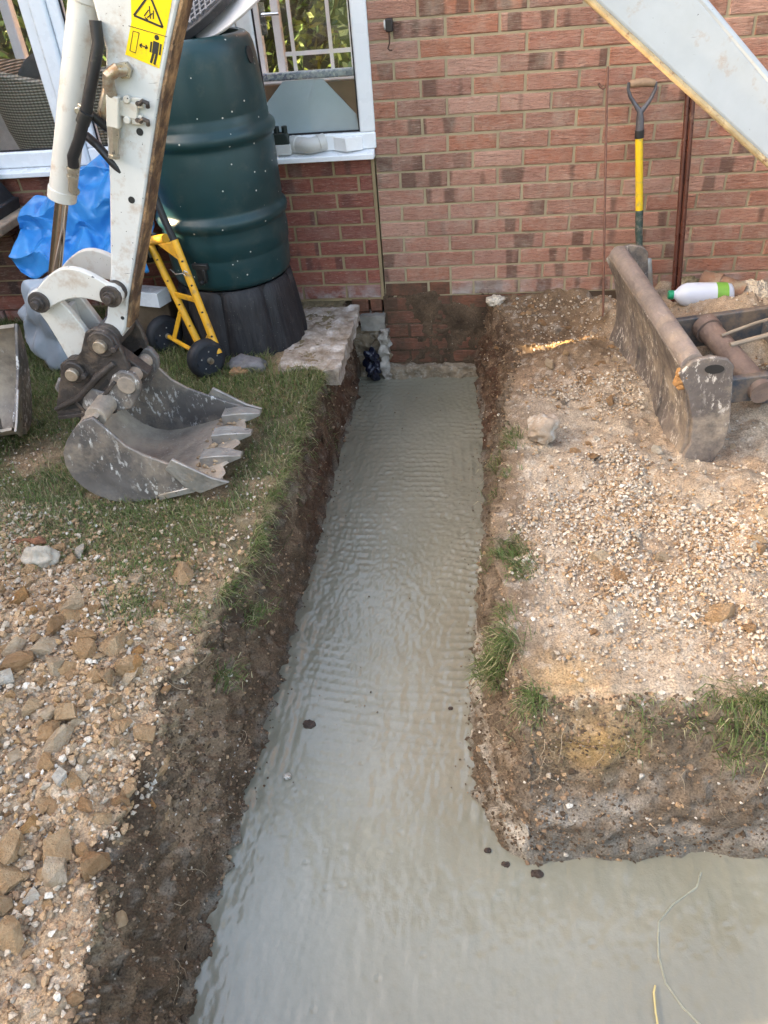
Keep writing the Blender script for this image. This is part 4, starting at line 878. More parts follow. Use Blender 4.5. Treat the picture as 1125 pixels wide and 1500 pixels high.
tag(obj('lattice', rb_, simple('grid_lattice', (0.16,0.16,0.17), 0.5, 0.2), ld), kind='stuff')
wbd = MB(); bx_ = Vector((0.86, 0.02, 0.50)).normalized(); by_ = Vector((-0.30, 0.72, 0.62)); by_ = (by_-bx_*by_.dot(bx_)).normalized(); bz_ = bx_.cross(by_)
bcn = Vector((-0.665,-0.36,1.405)); pts = [bcn+bx_*0.23*math.copysign(abs(math.cos(t))**0.7, math.cos(t))+by_*0.17*math.copysign(abs(math.sin(t))**0.7, math.sin(t)) for t in [2*PI*i/40 for i in range(40)]]
wbd.prism(pts, bz_*0.012); tag(obj('white_plate', wbd, simple('dull_white', (0.62,0.60,0.60), 0.35, 0.06, 8, dirt=(0.45,0.36,0.28), dirt_amt=0.1), None, bevel=0.003), 'dull white plate propped on the open top of the water butt', 'plate')

# ------------------------------------------------------------------ sack truck
SY = simple('truck_yellow', (0.70,0.36,0.025), 0.42, 0.12, 18, 0.1, dirt=(0.28,0.17,0.07), dirt_amt=0.25, dscale=22)
sk = thing('sack_truck', (-1.03, -0.68, 0.0), 'yellow steel sack truck with black wheels leaning by the water butt', 'sack truck')
rb0, rb1 = Vector((-0.880,-0.775,0.125)), Vector((-0.998,-0.67,0.56)); lb0, lb1 = Vector((-1.020,-0.640,0.120)), Vector((-1.172,-0.53,0.515))
for p, q in ((rb0, rb1), (lb0, lb1)):
    obj('rail', MB().cyl(p-(q-p)*0.06, q, 0.0165, n=16), SY, sk); e = (q-p).normalized()
    hh = MB(); 
    for t in (0.12, 0.35, 0.6, 0.82):
        c_ = p.lerp(q, t)+Vector((0.35,-0.93,0)).normalized()*0.0155; hh.cyl(c_, c_+Vector((0.35,-0.93,0)).normalized()*0.0025, 0.005, n=8)
    tag(obj('rivet', hh, BLACK, sk), kind='stuff')
def rl(t, s): return lb0.lerp(lb1, t).lerp(rb0.lerp(rb1, t), s)
obj('cross_bar', MB().bar(rl(0.45,0), rl(0.45,1), 0.012, 0.022), SY, sk, bevel=0.002)
obj('top_bar', MB().cyl(rl(1.0,-0.05), rl(1.02,0.72), 0.019, n=14), SY, sk)
br = MB(); br.prism([rl(0.99,0.25), rl(0.99,1.0), rl(0.80,1.0)], Vector((0.006,-0.016,0))); obj('gusset', br, SY, sk, bevel=0.003)
axl = Vector((0.73,-0.68,0)).normalized(); wr_c, wl_c = Vector((-0.925,-0.805,0.088)), Vector((-1.205,-0.545,0.088))
obj('axle', MB().cyl(wl_c, wr_c, 0.010, n=12), SY, sk)
for a_, b_ in ((rl(0.30,0), wl_c+axl*0.09), (rl(0.14,1), wr_c-axl*0.05), (wl_c+axl*0.09, wr_c-axl*0.12)): obj('stay', MB().bar(a_, b_, 0.010, 0.020), SY, sk, bevel=0.002)
TYRE = simple('tyre_rubber', (0.014,0.015,0.018), 0.6, 0.2, 30, 0.2, dirt=(0.08,0.07,0.06), dirt_amt=0.15); HUBM = simple('hub_black', (0.022,0.026,0.034), 0.45, 0.2, 12, dirt=(0.12,0.11,0.10), dirt_amt=0.15)
for wc_ in (wr_c, wl_c):
    w_ = obj('wheel', MB().tube([wc_-axl*0.030, wc_-axl*0.026, wc_-axl*0.010, wc_+axl*0.010, wc_+axl*0.026, wc_+axl*0.030], [0.066,0.080,0.088,0.088,0.080,0.066], 40), TYRE, sk, angle=50)
    hb_ = MB(); hb_.tube([wc_-axl*0.030, wc_+axl*0.0305, wc_+axl*0.031, wc_+axl*0.028, wc_+axl*0.029], [0.064,0.064,0.058,0.055,0.004], 36); o = obj('rim', hb_, HUBM, w_); 
    nb = MB().tube([wc_+axl*0.026, wc_+axl*0.046, wc_+axl*0.046, wc_+axl*0.034], [0.014,0.013,0.008,0.008], 16); o = obj('hub', nb, BRASS, w_); 
    rv = MB(); e2 = Vector((0,0,1)); e3 = axl.cross(e2)
    for i in range(5): t = 2*PI*i/5+0.4; cc_ = wc_+(e3*math.cos(t)+e2*math.sin(t))*0.040; rv.cyl(cc_+axl*0.028, cc_+axl*0.0325, 0.0032, n=8)
    tag(obj('rivet', rv, simple('zinc', (0.5,0.5,0.48), 0.4, metal=0.6), w_), kind='stuff')
hd = MB(); hd.tube([rb1-(rb1-rb0)*0.02, rb1+Vector((-0.025,0.012,0.075)), rb1+Vector((-0.07,0.045,0.235))], 0.015, 10); hd.tube([lb1-(lb1-lb0)*0.02, lb1+Vector((-0.01,0.05,0.10)), lb1+Vector((-0.03,0.12,0.24))], 0.015, 10); obj('handle', hd, BLACK, sk)
wi = MB(); wi.tube([rl(0.72,1.0)+Vector((0,-0.02,0)), rl(0.73,0.8)+Vector((0,-0.04,-0.004)), rl(0.70,0.45)+Vector((0.02,-0.03,0.0)), rl(0.72,0.35)], 0.0022, 6); wi.tube([rl(0.72,1.08)+Vector((0,-0.012,0)), rl(0.745,1.02)+Vector((0,-0.024,0)), rl(0.72,0.93)+Vector((0,-0.024,0)), rl(0.70,1.0)+Vector((0,-0.024,0))], 0.0025, 6); obj('wire_tie', wi, simple('bright_wire', (0.6,0.6,0.6), 0.3, metal=0.8), sk)
cas = thing('castor_wheel', (-1.2, -0.42, 0.40), 'grey plated castor wheel hanging beside the top of the sack truck', 'castor')
cs = MB(); cs.cyl((-1.225,-0.47,0.455),(-1.195,-0.50,0.455),0.045,n=24); obj('wheel', cs, TYRE, cas, bevel=0.006)
cs = MB(); cs.bar((-1.190,-0.51,0.53),(-1.178,-0.515,0.44),0.03,0.008,(0.7,-0.7,0)); cs.bar((-1.23,-0.47,0.535),(-1.165,-0.50,0.525),0.06,0.012); obj('fork', cs, simple('castor_grey', (0.30,0.32,0.33), 0.4, metal=0.3), cas, bevel=0.004)

# ------------------------------------------------------------------ bags, step, trim
M = Mat('blue_polythene', 0.32, 0.5); M.col(M.ramp(M.noise(9, 5), [(0.3,(0.012,0.17,0.48)),(0.7,(0.04,0.27,0.62))])); M.bump(M.noise(70, 3), 0.15, 0.004); M.b.inputs['Transmission Weight'].default_value = 0.0; BLUE = M.m
u_, v_ = np.meshgrid(np.linspace(0, 1, 110), np.linspace(0, 1, 90), indexing='ij')
tx_ = -1.765+0.60*u_+0.05*np.sin(v_*5+1)*(1-u_); path = [(0.0,-0.12,0.70),(0.18,-0.16,0.785),(0.38,-0.30,0.775),(0.55,-0.41,0.66),(0.72,-0.44,0.555),(0.80,-0.50,0.535),(0.92,-0.575,0.50),(1.0,-0.60,0.43)]
ty_ = np.interp(v_, [q[0] for q in path], [q[1] for q in path]); tz_ = np.interp(v_, [q[0] for q in path], [q[2] for q in path])
tz_ = tz_-0.22*sstep(0.35, 0.0, u_)*sstep(0.75, 0.1, v_) - 0.05*sstep(0.6,1.0,v_)*np.sin(u_*3.1); W_ = np.stack([tx_, ty_, tz_], -1)
cr_ = crease(W_, 5.0, 3, 5); cr2 = crease(W_, 12.0, 8, 5); tx_ = tx_+0.012*cr2; ty_ = ty_-0.040*cr_-0.010*cr2; tz_ = tz_+0.028*crease(W_, 4.5, 14, 4)+0.008*cr2
tarp = link('blue_sheet', np_mesh('blue_sheet', np.stack([tx_, ty_, tz_], -1).reshape(-1, 3), grid_faces(110, 90)[:, ::-1]), BLUE); tarp.data.set_sharp_from_angle(angle=math.radians(28)); tag(tarp, 'crumpled bright blue plastic sheet bundled behind the digger arm', 'plastic sheet')
md_ = tarp.modifiers.new('thickness', 'SOLIDIFY'); md_.thickness = 0.0015
M = Mat('grey_sack_film', 0.30, 0.5); c = M.ramp(M.noise(7, 4), [(0.3,(0.25,0.28,0.31)),(0.7,(0.40,0.43,0.46))]); M.col(c); M.bump(M.noise(28, 4), 0.2, 0.006); SACK = M.m
s1 = link('rubble_sack', blob_mesh('rubble_sack', (-1.645,-0.66,0.20), (0.135,0.115,0.225), 110, 80, 0.030, 12, 51, 2.8, -0.02, 0.015, True), SACK); tag(s1, 'pale grey plastic rubble sack standing on the grass behind the bucket link', 'sack')
pr = thing('brick_pier', (-2.3, -0.2, 0.0), 'low brick pier with a weathered slab top at the left edge', 'pier')
BR_D = brick_mat('brick_brown', [(0.12,0.07,0.055),(0.16,0.085,0.06),(0.10,0.06,0.05)], (0.07,0.045,0.04), 0.3, 0.15)
FULL[id(BR_D)] = [brick_mesh('brick', 0.2135, 60+i) for i in range(3)]
for me in FULL[id(BR_D)]: me.materials.append(BR_D)
for i, (z, xr, m_) in enumerate(((0.035,-2.005,BR_L),(0.110,-2.015,BR_L),(0.185,-2.03,BR_D),(0.26,-2.04,BR_D),(0.335,-2.04,BR_D),(0.41,-2.035,BR_D),(0.47,-2.04,BR_D))):
    y0_ = -0.17 if i < 2 else -0.155
    for k in range(3):
        x1_ = xr-k*0.225-(0.1125 if (i % 2 and k) else 0); x0_ = xr-(k+1)*0.225+0.0115-(0.1125 if i % 2 else 0)
        put_brick(pr, m_, x0_, x1_, z if i < 6 else 0.482, y0_)
    obj('side_brick', MB().box(xr-0.1, xr-0.0005, y0_+0.055, -0.004, z-0.032, z+0.032), m_, pr, bevel=0.004)
obj('mortar', MB().box(-2.72, -2.055, -0.145, -0.005, 0.0, 0.495), MOR_L, pr, angle=0)
obj('slab_top', MB().box(-2.85, -1.945, -0.52, -0.012, 0.512, 0.552), simple('weathered_slab', (0.36,0.27,0.19), 0.85, 0.25, 7, 0.6, dirt=(0.18,0.14,0.11), dirt_amt=0.3), pr, bevel=0.006)
pt = thing('planter_trough', (-2.3, -0.16, 0.553), 'black plastic planter trough on the brick pier under the window', 'planter')
pm_ = MB(); 
P = []
for z, x1, yf, yb_ in ((0.553,-2.005,-0.26,-0.04),(0.60,-2.0,-0.265,-0.035),(0.605,-2.015,-0.25,-0.05),(0.72,-2.06,-0.225,-0.075),(0.735,-2.045,-0.235,-0.065),(0.76,-2.05,-0.235,-0.065)):
    P.append([(-2.7,yf,z),(x1,yf,z),(x1,yb_,z),(-2.7,yb_,z),(-2.7,yf,z)])
m = MB().grid([r[::-1] for r in P]); obj('trough', m, simple('planter_black', (0.022,0.024,0.027), 0.5, 0.2, 14, 0.1), pt, bevel=0.004)
obj('soil_fill', MB().box(-2.69,-2.06,-0.222,-0.078,0.735,0.745), simple('bark', (0.26,0.15,0.09), 0.9, 0.4, 60, 1.0), pt, angle=0)
wt = MB(); wt.prism([(-1.42,-0.44,0.195),(-1.205,-0.52,0.205),(-1.205,-0.52,0.275),(-1.42,-0.44,0.265)], (0.03,0.08,0)); tag(obj('plastic_trim', wt, WHITE, None, bevel=0.003), 'short white plastic trim length lying behind the yellow sack truck', 'trim')
tm = MB(); tm.box(-1.46,-1.20,-0.44,-0.28,0.0,0.19); tag(obj('timber_block', tm, simple('old_timber', (0.13,0.09,0.055), 0.85, 0.35, 12, 0.6), None, bevel=0.008), 'weathered timber block under the white trim beside the water butt', 'timber')
fl_ = link('flint_slab', blob_mesh('flint_slab', (-0.80,-0.74,0.012), (0.10,0.045,0.022), 24, 16, 0.012, 20, 71, 2.6), simple('grey_flint', (0.16,0.15,0.15), 0.6, 0.3, 30, 0.6)); tag(fl_, 'flat grey stone lying in the grass beside the sack truck wheel', 'stone')

# ------------------------------------------------------------------ window sill items
sb_ = MB(); sb_.box(-0.67,-0.603,-0.045,0.0,0.7245,0.768); tag(obj('small_carton', sb_, simple('card_white', (0.6,0.6,0.58), 0.7, 0.08), None, bevel=0.002), 'small white carton at the left of the window sill items', 'carton')
tb_ = thing('terminal_block', (-0.64, -0.02, 0.769), 'black connector with two stub knobs on the small white carton', 'connector')
m = MB(); m.prism([(-0.68,-0.045,0.769),(-0.605,-0.045,0.769),(-0.610,-0.04,0.80),(-0.622,-0.038,0.815),(-0.68,-0.038,0.815)], (0,0.045,0)); obj('base', m, simple('terminal_green', (0.014,0.022,0.018), 0.5, 0.2), tb_, bevel=0.004)
for x in (-0.625,-0.662): obj('knob', MB().cyl((x,-0.018,0.812),(x,-0.018,0.842),0.0135,n=14), simple('terminal_green2', (0.012,0.02,0.018), 0.45, 0.2), tb_, bevel=0.003)
PVC = simple('white_pvc', (0.52,0.51,0.48), 0.38, 0.06, 12, dirt=(0.5,0.46,0.40), dirt_amt=0.15, dscale=25)
pe_ = thing('pipe_elbow', (-0.52, -0.02, 0.725), 'white plastic drain pipe elbow lying on the window sill', 'pipe fitting')
m = MB(); m.tube([(-0.600,0.004,0.760),(-0.575,-0.006,0.759),(-0.545,-0.020,0.757),(-0.522,-0.028,0.755),(-0.50,-0.027,0.756),(-0.475,-0.014,0.760),(-0.452,0.0,0.763)], [0.033,0.0335,0.034,0.034,0.034,0.034,0.033], 24); obj('bend', m, PVC, pe_, angle=50)
m = MB(); m.cyl((-0.603,0.006,0.760),(-0.572,-0.007,0.759),0.037,n=26); obj('socket', m, PVC, pe_, bevel=0.003)
m = MB(); m.cyl((-0.480,-0.016,0.759),(-0.449,0.002,0.763),0.037,n=26); obj('socket', m, PVC, pe_, bevel=0.003)
tk = MB(); tk.prism([(-0.415,-0.006,0.7255),(-0.345,-0.052,0.7255),(-0.272,-0.022,0.7255),(-0.272,0.0,0.7255),(-0.345,0.0,0.7255),(-0.415,0.0,0.7255)], (0,0,0.058))
tk = obj('trunking_bend', tk, simple('bright_pvc', (0.82,0.82,0.82), 0.3, 0.03, 10), None, bevel=0.003); tag(tk, 'white square plastic bend lying at the right end of the sill', 'pipe fitting')

# ------------------------------------------------------------------ trench end: slab, stub, footing, bag
def rough_block(name, x0, x1, y0, y1, z0, z1, mat, seed, amp=0.012, st=0.012, sc=26):
    bm = bmesh.new(); bmesh.ops.create_cube(bm, size=1.0)
    for v in bm.verts: v.co = Vector(((x0+x1)/2+v.co.x*(x1-x0), (y0+y1)/2+v.co.y*(y1-y0), (z0+z1)/2+v.co.z*(z1-z0)))
    cuts = lambda L: max(1, int(L/st))
    for ax_, L in ((0, x1-x0), (1, y1-y0), (2, z1-z0)):
        es = [e for e in bm.edges if abs((e.verts[0].co-e.verts[1].co)[ax_]) > L*0.5 and len(e.link_faces) > 0]
        bmesh.ops.subdivide_edges(bm, edges=es, cuts=cuts(L), use_grid_fill=True)
    V = np.array([v.co[:] for v in bm.verts]); nn = np.stack([fbm(V[:,0], V[:,1], V[:,2], sc, 3, seed+i*5) for i in range(3)], -1)
    V = V+nn*amp
    for v, c_ in zip(bm.verts, V): v.co = c_
    me = bpy.data.meshes.new(name); bm.to_mesh(me); bm.free(); me.polygons.foreach_set('use_smooth', [True]*len(me.polygons)); me.set_sharp_from_angle(angle=math.radians(40)); return me
SLABM = Mat('lime_concrete', 0.9, 0.25); c = SLABM.ramp(SLABM.noise(12, 6, 0.7), [(0.36,(0.22,0.165,0.115)),(0.54,(0.40,0.34,0.28)),(0.68,(0.62,0.57,0.52))]); SLABM.col(c); SLABM.bump(SLABM.noise(80, 5, 0.7), 0.9, 0.008)
sl_ = link('concrete_slab', rough_block('concrete_slab', -0.63, -0.352, -0.765, -0.075, -0.075, 0.004, SLABM.m, 200, 0.008), SLABM.m); tag(sl_, 'broken pale concrete slab edge between the water butt stand and trench', 'slab')
FT = link('footing', rough_block('footing', -0.235, 0.30, -0.045, 0.03, -0.47, -0.362, FOOT, 220, 0.014), FOOT); FT.parent = house; FT.matrix_parent_inverse = house.matrix_basis.inverted()
ft2 = link('pipe_stub', rough_block('pipe_stub', -0.36, -0.235, -0.04, 0.05, -0.150, -0.072, FOOT, 230, 0.006), simple('stub_grey', (0.24,0.22,0.185), 0.8, 0.25, 20, 0.5)); tag(ft2, 'grey concrete stub poking out under the conservatory corner', 'concrete stub')
ft3 = link('mortar_lump', rough_block('mortar_lump', -0.42, -0.225, -0.01, 0.12, -0.48, -0.14, FOOT, 240, 0.022), FOOT); ft3.parent = cons; ft3.matrix_parent_inverse = cons.matrix_basis.inverted()
ft4 = link('mortar_lump', rough_block('mortar_lump', -0.265, -0.222, -0.055, 0.02, -0.46, -0.145, FOOT, 245, 0.018), simple('white_mortar', (0.44,0.40,0.34), 0.95, 0.4, 20, 1.0, dirt=(0.15,0.11,0.08), dirt_amt=0.5)); ft4.parent = cons; ft4.matrix_parent_inverse = cons.matrix_basis.inverted()
M = Mat('black_bin_bag', 0.25, 0.5); M.col((0.008,0.010,0.022)); M.bump(M.noise(60, 3), 0.3, 0.004)
bb = link('black_bag', blob_mesh('black_bag', (-0.308,-0.085,-0.325), (0.042,0.035,0.105), 80, 60, 0.022, 26, 81, 2.2, None, 0.01, True), M.m); tag(bb, 'crumpled black plastic bag stuffed in the far trench corner', 'bag')

# ------------------------------------------------------------------ things leaning on the wall
hk_ = thing('wall_hook', (-0.12, -0.02, 1.19), 'small black wall bracket with a bent wire hook beside the window', 'hook')
m = MB(); m.box(-0.135,-0.105,-0.03,0.0,1.175,1.222); obj('bracket', m, simple('bracket_black', (0.03,0.024,0.022), 0.5, 0.2), hk_, bevel=0.004)
obj('plug', MB().cyl((-0.141,-0.018,1.200),(-0.134,-0.018,1.200),0.018,n=16), PVC, hk_, bevel=0.002)
m = MB(); m.tube([(-0.122,-0.02,1.18),(-0.122,-0.022,1.135),(-0.126,-0.024,1.125),(-0.130,-0.024,1.115),(-0.124,-0.024,1.108),(-0.112,-0.026,1.108)], 0.0032, 8); obj('wire', m, simple('rust_wire', (0.07,0.035,0.022), 0.7, 0.2), hk_)
RROD = simple('rusty_rod', (0.16,0.075,0.05), 0.65, 0.3, 40, 0.2)
m = MB(); m.tube([(0.752,-0.03,0.935),(0.760,-0.032,0.922),(0.772,-0.034,0.915),(0.783,-0.034,0.922),(0.787,-0.032,0.945)], 0.0055, 8); m.tube([(0.7845,-0.028,0.995),(0.79,-0.06,0.85),(0.803,-0.18,0.50),(0.822,-0.325,0.06),(0.824,-0.34,-0.03)], 0.0055, 8); tag(obj('hooked_rod', m, RROD, None), 'thin rusty steel rod with a hooked top leaning on the brick wall', 'rod')
spd = thing('garden_spade', (1.02, -0.13, 0.05), 'spade with yellow shaft and wooden grip leaning on the brick wall', 'spade')
WOOD = simple('grip_wood', (0.26,0.17,0.105), 0.6, 0.25, 30, 0.2)
obj('grip', MB().tube([(0.878,-0.055,0.928),(0.90,-0.055,0.931),(0.928,-0.055,0.932),(0.955,-0.055,0.930),(0.977,-0.055,0.925)], [0.015,0.017,0.0175,0.017,0.015], 14), WOOD, spd)
STF = simple('spade_steel', (0.12,0.115,0.125), 0.42, 0.25, 25, 0.1, metal=0.5)
m = MB(); m.tube([(0.873,-0.055,0.935),(0.872,-0.055,0.91),(0.885,-0.055,0.88),(0.908,-0.057,0.85),(0.930,-0.06,0.825),(0.934,-0.062,0.79),(0.937,-0.065,0.745)], [0.007,0.007,0.008,0.009,0.013,0.017,0.017], 10); m.tube([(0.981,-0.055,0.932),(0.983,-0.055,0.906),(0.972,-0.055,0.875),(0.955,-0.057,0.848),(0.936,-0.06,0.825)], [0.007,0.007,0.008,0.009,0.012], 10); obj('yoke', m, STF, spd)
obj('collar', MB().cyl((0.9365,-0.065,0.752),(0.9385,-0.067,0.72),0.0195,n=16), BLACK, spd, bevel=0.002)
obj('shaft', MB().cyl((0.938,-0.067,0.722),(0.972,-0.095,0.42),0.0165,n=16), simple('shaft_yellow', (0.72,0.47,0.02), 0.45, 0.12, 14, dirt=(0.42,0.30,0.10), dirt_amt=0.25, dscale=30), spd)
obj('socket', MB().tube([(0.972,-0.095,0.425),(0.980,-0.105,0.33),(0.995,-0.115,0.22)], [0.0175,0.017,0.013], 14), simple('socket_green', (0.035,0.06,0.05), 0.5, 0.3, 20, dirt=(0.22,0.20,0.17), dirt_amt=0.5, dscale=25), spd)
m = MB(); G_ = []
for i in range(9):
    t = i/8; row = []
    for j in range(7):
        s = j/6-0.5; w_ = 0.125*(1-0.10*t); row.append((0.985+0.045*t+s*w_, -0.115-0.035*t-0.045*s*s*4*0.3, 0.215-0.235*t))
    G_.append(row)
m.grid(G_); obj('blade', m, simple('spade_blade', (0.30,0.31,0.30), 0.4, 0.3, 16, 0.1, metal=0.5, dirt=(0.30,0.24,0.18), dirt_amt=0.4), spd, solid=0.003)
PB = simple('brown_upvc', (0.085,0.030,0.020), 0.3, 0.2, 10, dirt=(0.26,0.16,0.11), dirt_amt=0.05)
m = MB(); p0, p1 = Vector((1.127,-0.04,0.92)), Vector((1.178,-0.19,-0.09)); m.tube([p0+Vector((-0.011,0,0)), p1+Vector((-0.011,0,0))], 0.010, 12); m.tube([p0+Vector((0.011,-0.002,0)), p1+Vector((0.011,-0.002,0))], 0.011, 12); m.bar(p0+Vector((0,0.006,0)), p1+Vector((0,0.006,0)), 0.030, 0.010, (0,1,0)); tag(obj('brown_pole', m, PB, None, bevel=0.001), 'brown plastic pole leaning on the wall right of the spade', 'pole')
# milk bottle
bt_ = thing('milk_bottle', (1.26, -0.27, 0.02), 'empty milk bottle with green lid and label lying on the spoil', 'bottle')
M = Mat('milky_plastic', 0.35, 0.45); M.col((0.60,0.65,0.74)); M.b.inputs['Subsurface Weight'].default_value = 0.25; M.b.inputs['Subsurface Radius'].default_value = (0.03,0.03,0.03); MILK = M.m
def bt_pt(s, a, ry, rz): 
    o_ = Vector((1.128,-0.285,0.10)); d_ = Vector((1,0.03,-0.045)).normalized(); return o_+d_*s+Vector((0,1,0))*math.cos(a)*ry+Vector((0,0,1))*math.sin(a)*rz
G_ = []
for s, r in ((0.0,0.017),(0.006,0.018),(0.014,0.020),(0.026,0.034),(0.042,0.047),(0.062,0.054),(0.10,0.056),(0.19,0.056),(0.235,0.055),(0.255,0.051),(0.263,0.040),(0.262,0.004)):
    G_.append([bt_pt(s, 2*PI*k/28, r*1.0, r*0.98) for k in range(29)])
obj('body', MB().grid(G_), MILK, bt_, angle=50)
G_ = [[bt_pt(s, 2*PI*k/28, r, r) for k in range(29)] for s, r in ((-0.018,0.001),(-0.0175,0.018),(-0.015,0.020),(0.004,0.0205),(0.005,0.017))]
obj('lid', MB().grid(G_), simple('lid_green', (0.005,0.30,0.14), 0.35, 0.05), bt_, angle=40)
G_ = [[bt_pt(s, PI*(0.42+1.05*k/22), 0.0572, 0.0562) for k in range(23)] for s in (0.186,0.20,0.22,0.236)]
obj('label', MB().grid(G_), simple('label_green', (0.17,0.38,0.06), 0.45, 0.1), bt_, angle=50)
CLAY = simple('clay_pipe', (0.23,0.125,0.075), 0.75, 0.3, 14, 0.4, dirt=(0.33,0.27,0.19), dirt_amt=0.5)
def clay(p, q, r, label):
    p, q = Vector(p), Vector(q); d_ = (q-p).normalized(); t = thing('clay_pipe', (p+q)/2-Vector((0,0,r)), label, 'clay pipe')
    obj('barrel', MB().tube([p, q, q, p+d_*0.02], [r, r, r*0.80, r*0.80], 28, False), CLAY, t, angle=40); return t
cp_ = clay((1.30,-0.075,0.075),(1.475,-0.17,0.040),0.056,'old brown clay pipe lying open end right behind the milk bottle'); obj('collar', MB().tube([(1.355,-0.104,0.064),(1.375,-0.115,0.060)], [0.064,0.064], 28), CLAY, cp_)
# inside the conservatory
WV = Mat('rattan', 0.6, 0.35); vv = WV.n('ShaderNodeTexWave', wave_type='BANDS', bands_direction='Z'); vv.inputs['Scale'].default_value = 22; WV.l(WV.pos(), vv.inputs['Vector'])
vv2 = WV.n('ShaderNodeTexWave', wave_type='BANDS', bands_direction='X'); vv2.inputs['Scale'].default_value = 14; WV.l(WV.pos(), vv2.inputs['Vector'])
wvh = WV.math('MULTIPLY', vv.outputs['Fac'], WV.math('ADD', WV.math('MULTIPLY', vv2.outputs['Fac'], 0.6), 0.4)); WV.col(WV.ramp(wvh, [(0.1,(0.09,0.085,0.065)),(0.6,(0.40,0.38,0.31))])); WV.bump(wvh, 0.8, 0.01)
CUSH = simple('cushion_dark', (0.045,0.05,0.05), 0.9, 0.2, 20, 0.2)
def chair(c_, rot, label):
    t = thing('rattan_chair', c_, label, 'chair', 'rattan chairs in the conservatory'); t.rotation_euler = (0,0,0)
    G_ = []
    for z, r in ((0.30,0.30),(0.45,0.34),(0.62,0.385),(0.78,0.41),(0.90,0.425),(0.94,0.43),(0.95,0.415),(0.90,0.40),(0.6,0.36)):
        G_.append([(c_[0]+r*math.cos(rot+a), c_[1]+r*math.sin(rot+a), c_[2]+z*(1-0.20*(abs(a)/2.2)**2)) for a in [-2.2+4.4*k/40 for k in range(41)]])
    obj('back_shell', MB().grid(G_), WV.m, t, angle=60, solid=0.02); obj('seat', MB().lathe((c_[0], c_[1], c_[2]), [(0.02,0.44),(0.30,0.44),(0.335,0.42),(0.335,0.30),(0.02,0.30)], 32), CUSH, t, angle=50)
    for a in (0.8, 2.4, 3.9, 5.5): obj('leg', MB().cyl((c_[0]+0.25*math.cos(a), c_[1]+0.25*math.sin(a), c_[2]), (c_[0]+0.25*math.cos(a), c_[1]+0.25*math.sin(a), c_[2]+0.31), 0.02), CUSH, t)
    o = link('cushion', blob_mesh('cushion', (c_[0]+0.12*math.cos(rot), c_[1]+0.12*math.sin(rot)+0.05, c_[2]+0.76), (0.15,0.13,0.22), 40, 30, 0.01, 6, 91, 2.6), CUSH, t); o.matrix_parent_inverse = t.matrix_basis.inverted()
chair((-2.12,1.05,0.121), 3.5, 'rattan tub chair with a dark cushion behind the leftmost conservatory pane')
chair((-1.62,0.80,0.121), -1.2, 'rattan tub chair behind the digger arm inside the conservatory')
BRD = MB(); BRD.prism([(-0.715,0.075,0.79),(-0.715,0.075,0.92),(-0.625,0.075,1.005),(-0.443,0.075,1.005),(-0.305,0.075,0.855),(-0.298,0.075,0.79)], (0,0.008,0)); tag(obj('white_board', BRD, simple('board_pale', (0.50,0.56,0.60), 0.4, 0.06, 6), None), 'pale board with cut corners standing inside the right window', 'board')
PLY = MB(); PLY.box(-0.73,-0.285,0.092,0.104,0.76,0.99); tag(obj('cardboard_sheet', PLY, simple('cardboard', (0.23,0.13,0.075), 0.8, 0.15, 9), None), 'brown card sheet behind the pale board in the right window', 'card sheet')
STP = Mat('patterned_strip', 0.5); STP.col(STP.ramp(STP.voro(90, out='Color'), [(0.1,(0.16,0.17,0.24)),(0.5,(0.36,0.38,0.40)),(0.9,(0.55,0.55,0.52))])); tag(obj('patterned_roll', MB().box(-0.735,-0.287,0.070,0.108,1.008,1.040), STP.m, None, bevel=0.008), 'grey blue patterned roll along the top of the pale board', 'roll')
pl_ = thing('potted_plant', (-0.55, 2.9, 0.0), 'long leaved plant with yellow flower beyond the far conservatory glass', 'plant')
o = link('foliage', leaf_cloud('foliage', -0.85, -0.45, 2.75, 3.1, 0.2, 1.5, 260, 0.10, 17), LEAF, pl_); o.matrix_parent_inverse = pl_.matrix_basis.inverted()

# ------------------------------------------------------------------ stones
def hull_mesh(seed, n=13, flat=0.7):
    r = random.Random(seed); bm = bmesh.new()
    for i in range(n):
        v = Vector((r.gauss(0,1), r.gauss(0,1), r.gauss(0,1))).normalized(); v *= r.uniform(0.82, 1.08)
        bm.verts.new((v.x*r.uniform(0.9,1.15), v.y*0.82, v.z*flat))
    res = bmesh.ops.convex_hull(bm, input=bm.verts); 
    bmesh.ops.delete(bm, geom=[v for v in bm.verts if not v.link_faces], context='VERTS'); bmesh.ops.triangulate(bm, faces=bm.faces); bmesh.ops.recalc_face_normals(bm, faces=bm.faces)
    me = bpy.data.meshes.new('stone'); bm.to_mesh(me); bm.free(); return me
def stone_mat(name, c, c2, rough=0.85, white=0.15):
    M = Mat(name, rough, 0.3); o = M.obj(); r = M.rand(); off = M.n('ShaderNodeCombineXYZ'); M.put(off.inputs[0], M.math('MULTIPLY', r, 50.0)); v = M.vadd(o, off.outputs[0])
    b = M.mix(r, c, c2); b = M.mix(M.ramp(M.noise(1.6, 5, 0.7, v), [(0.35, 0.6), (0.65, 0.0)]), b, (c[0]*0.72, c[1]*0.62, c[2]*0.5)); b = M.mix(M.ramp(M.noise(3.2, 5, 0.7, v), [(0.58, 0.0), (0.78, white*2)]), b, (0.62,0.53,0.41))
    M.col(b); M.bump(M.noise(5, 5, 0.7, v), 0.7, 0.25); return M.m
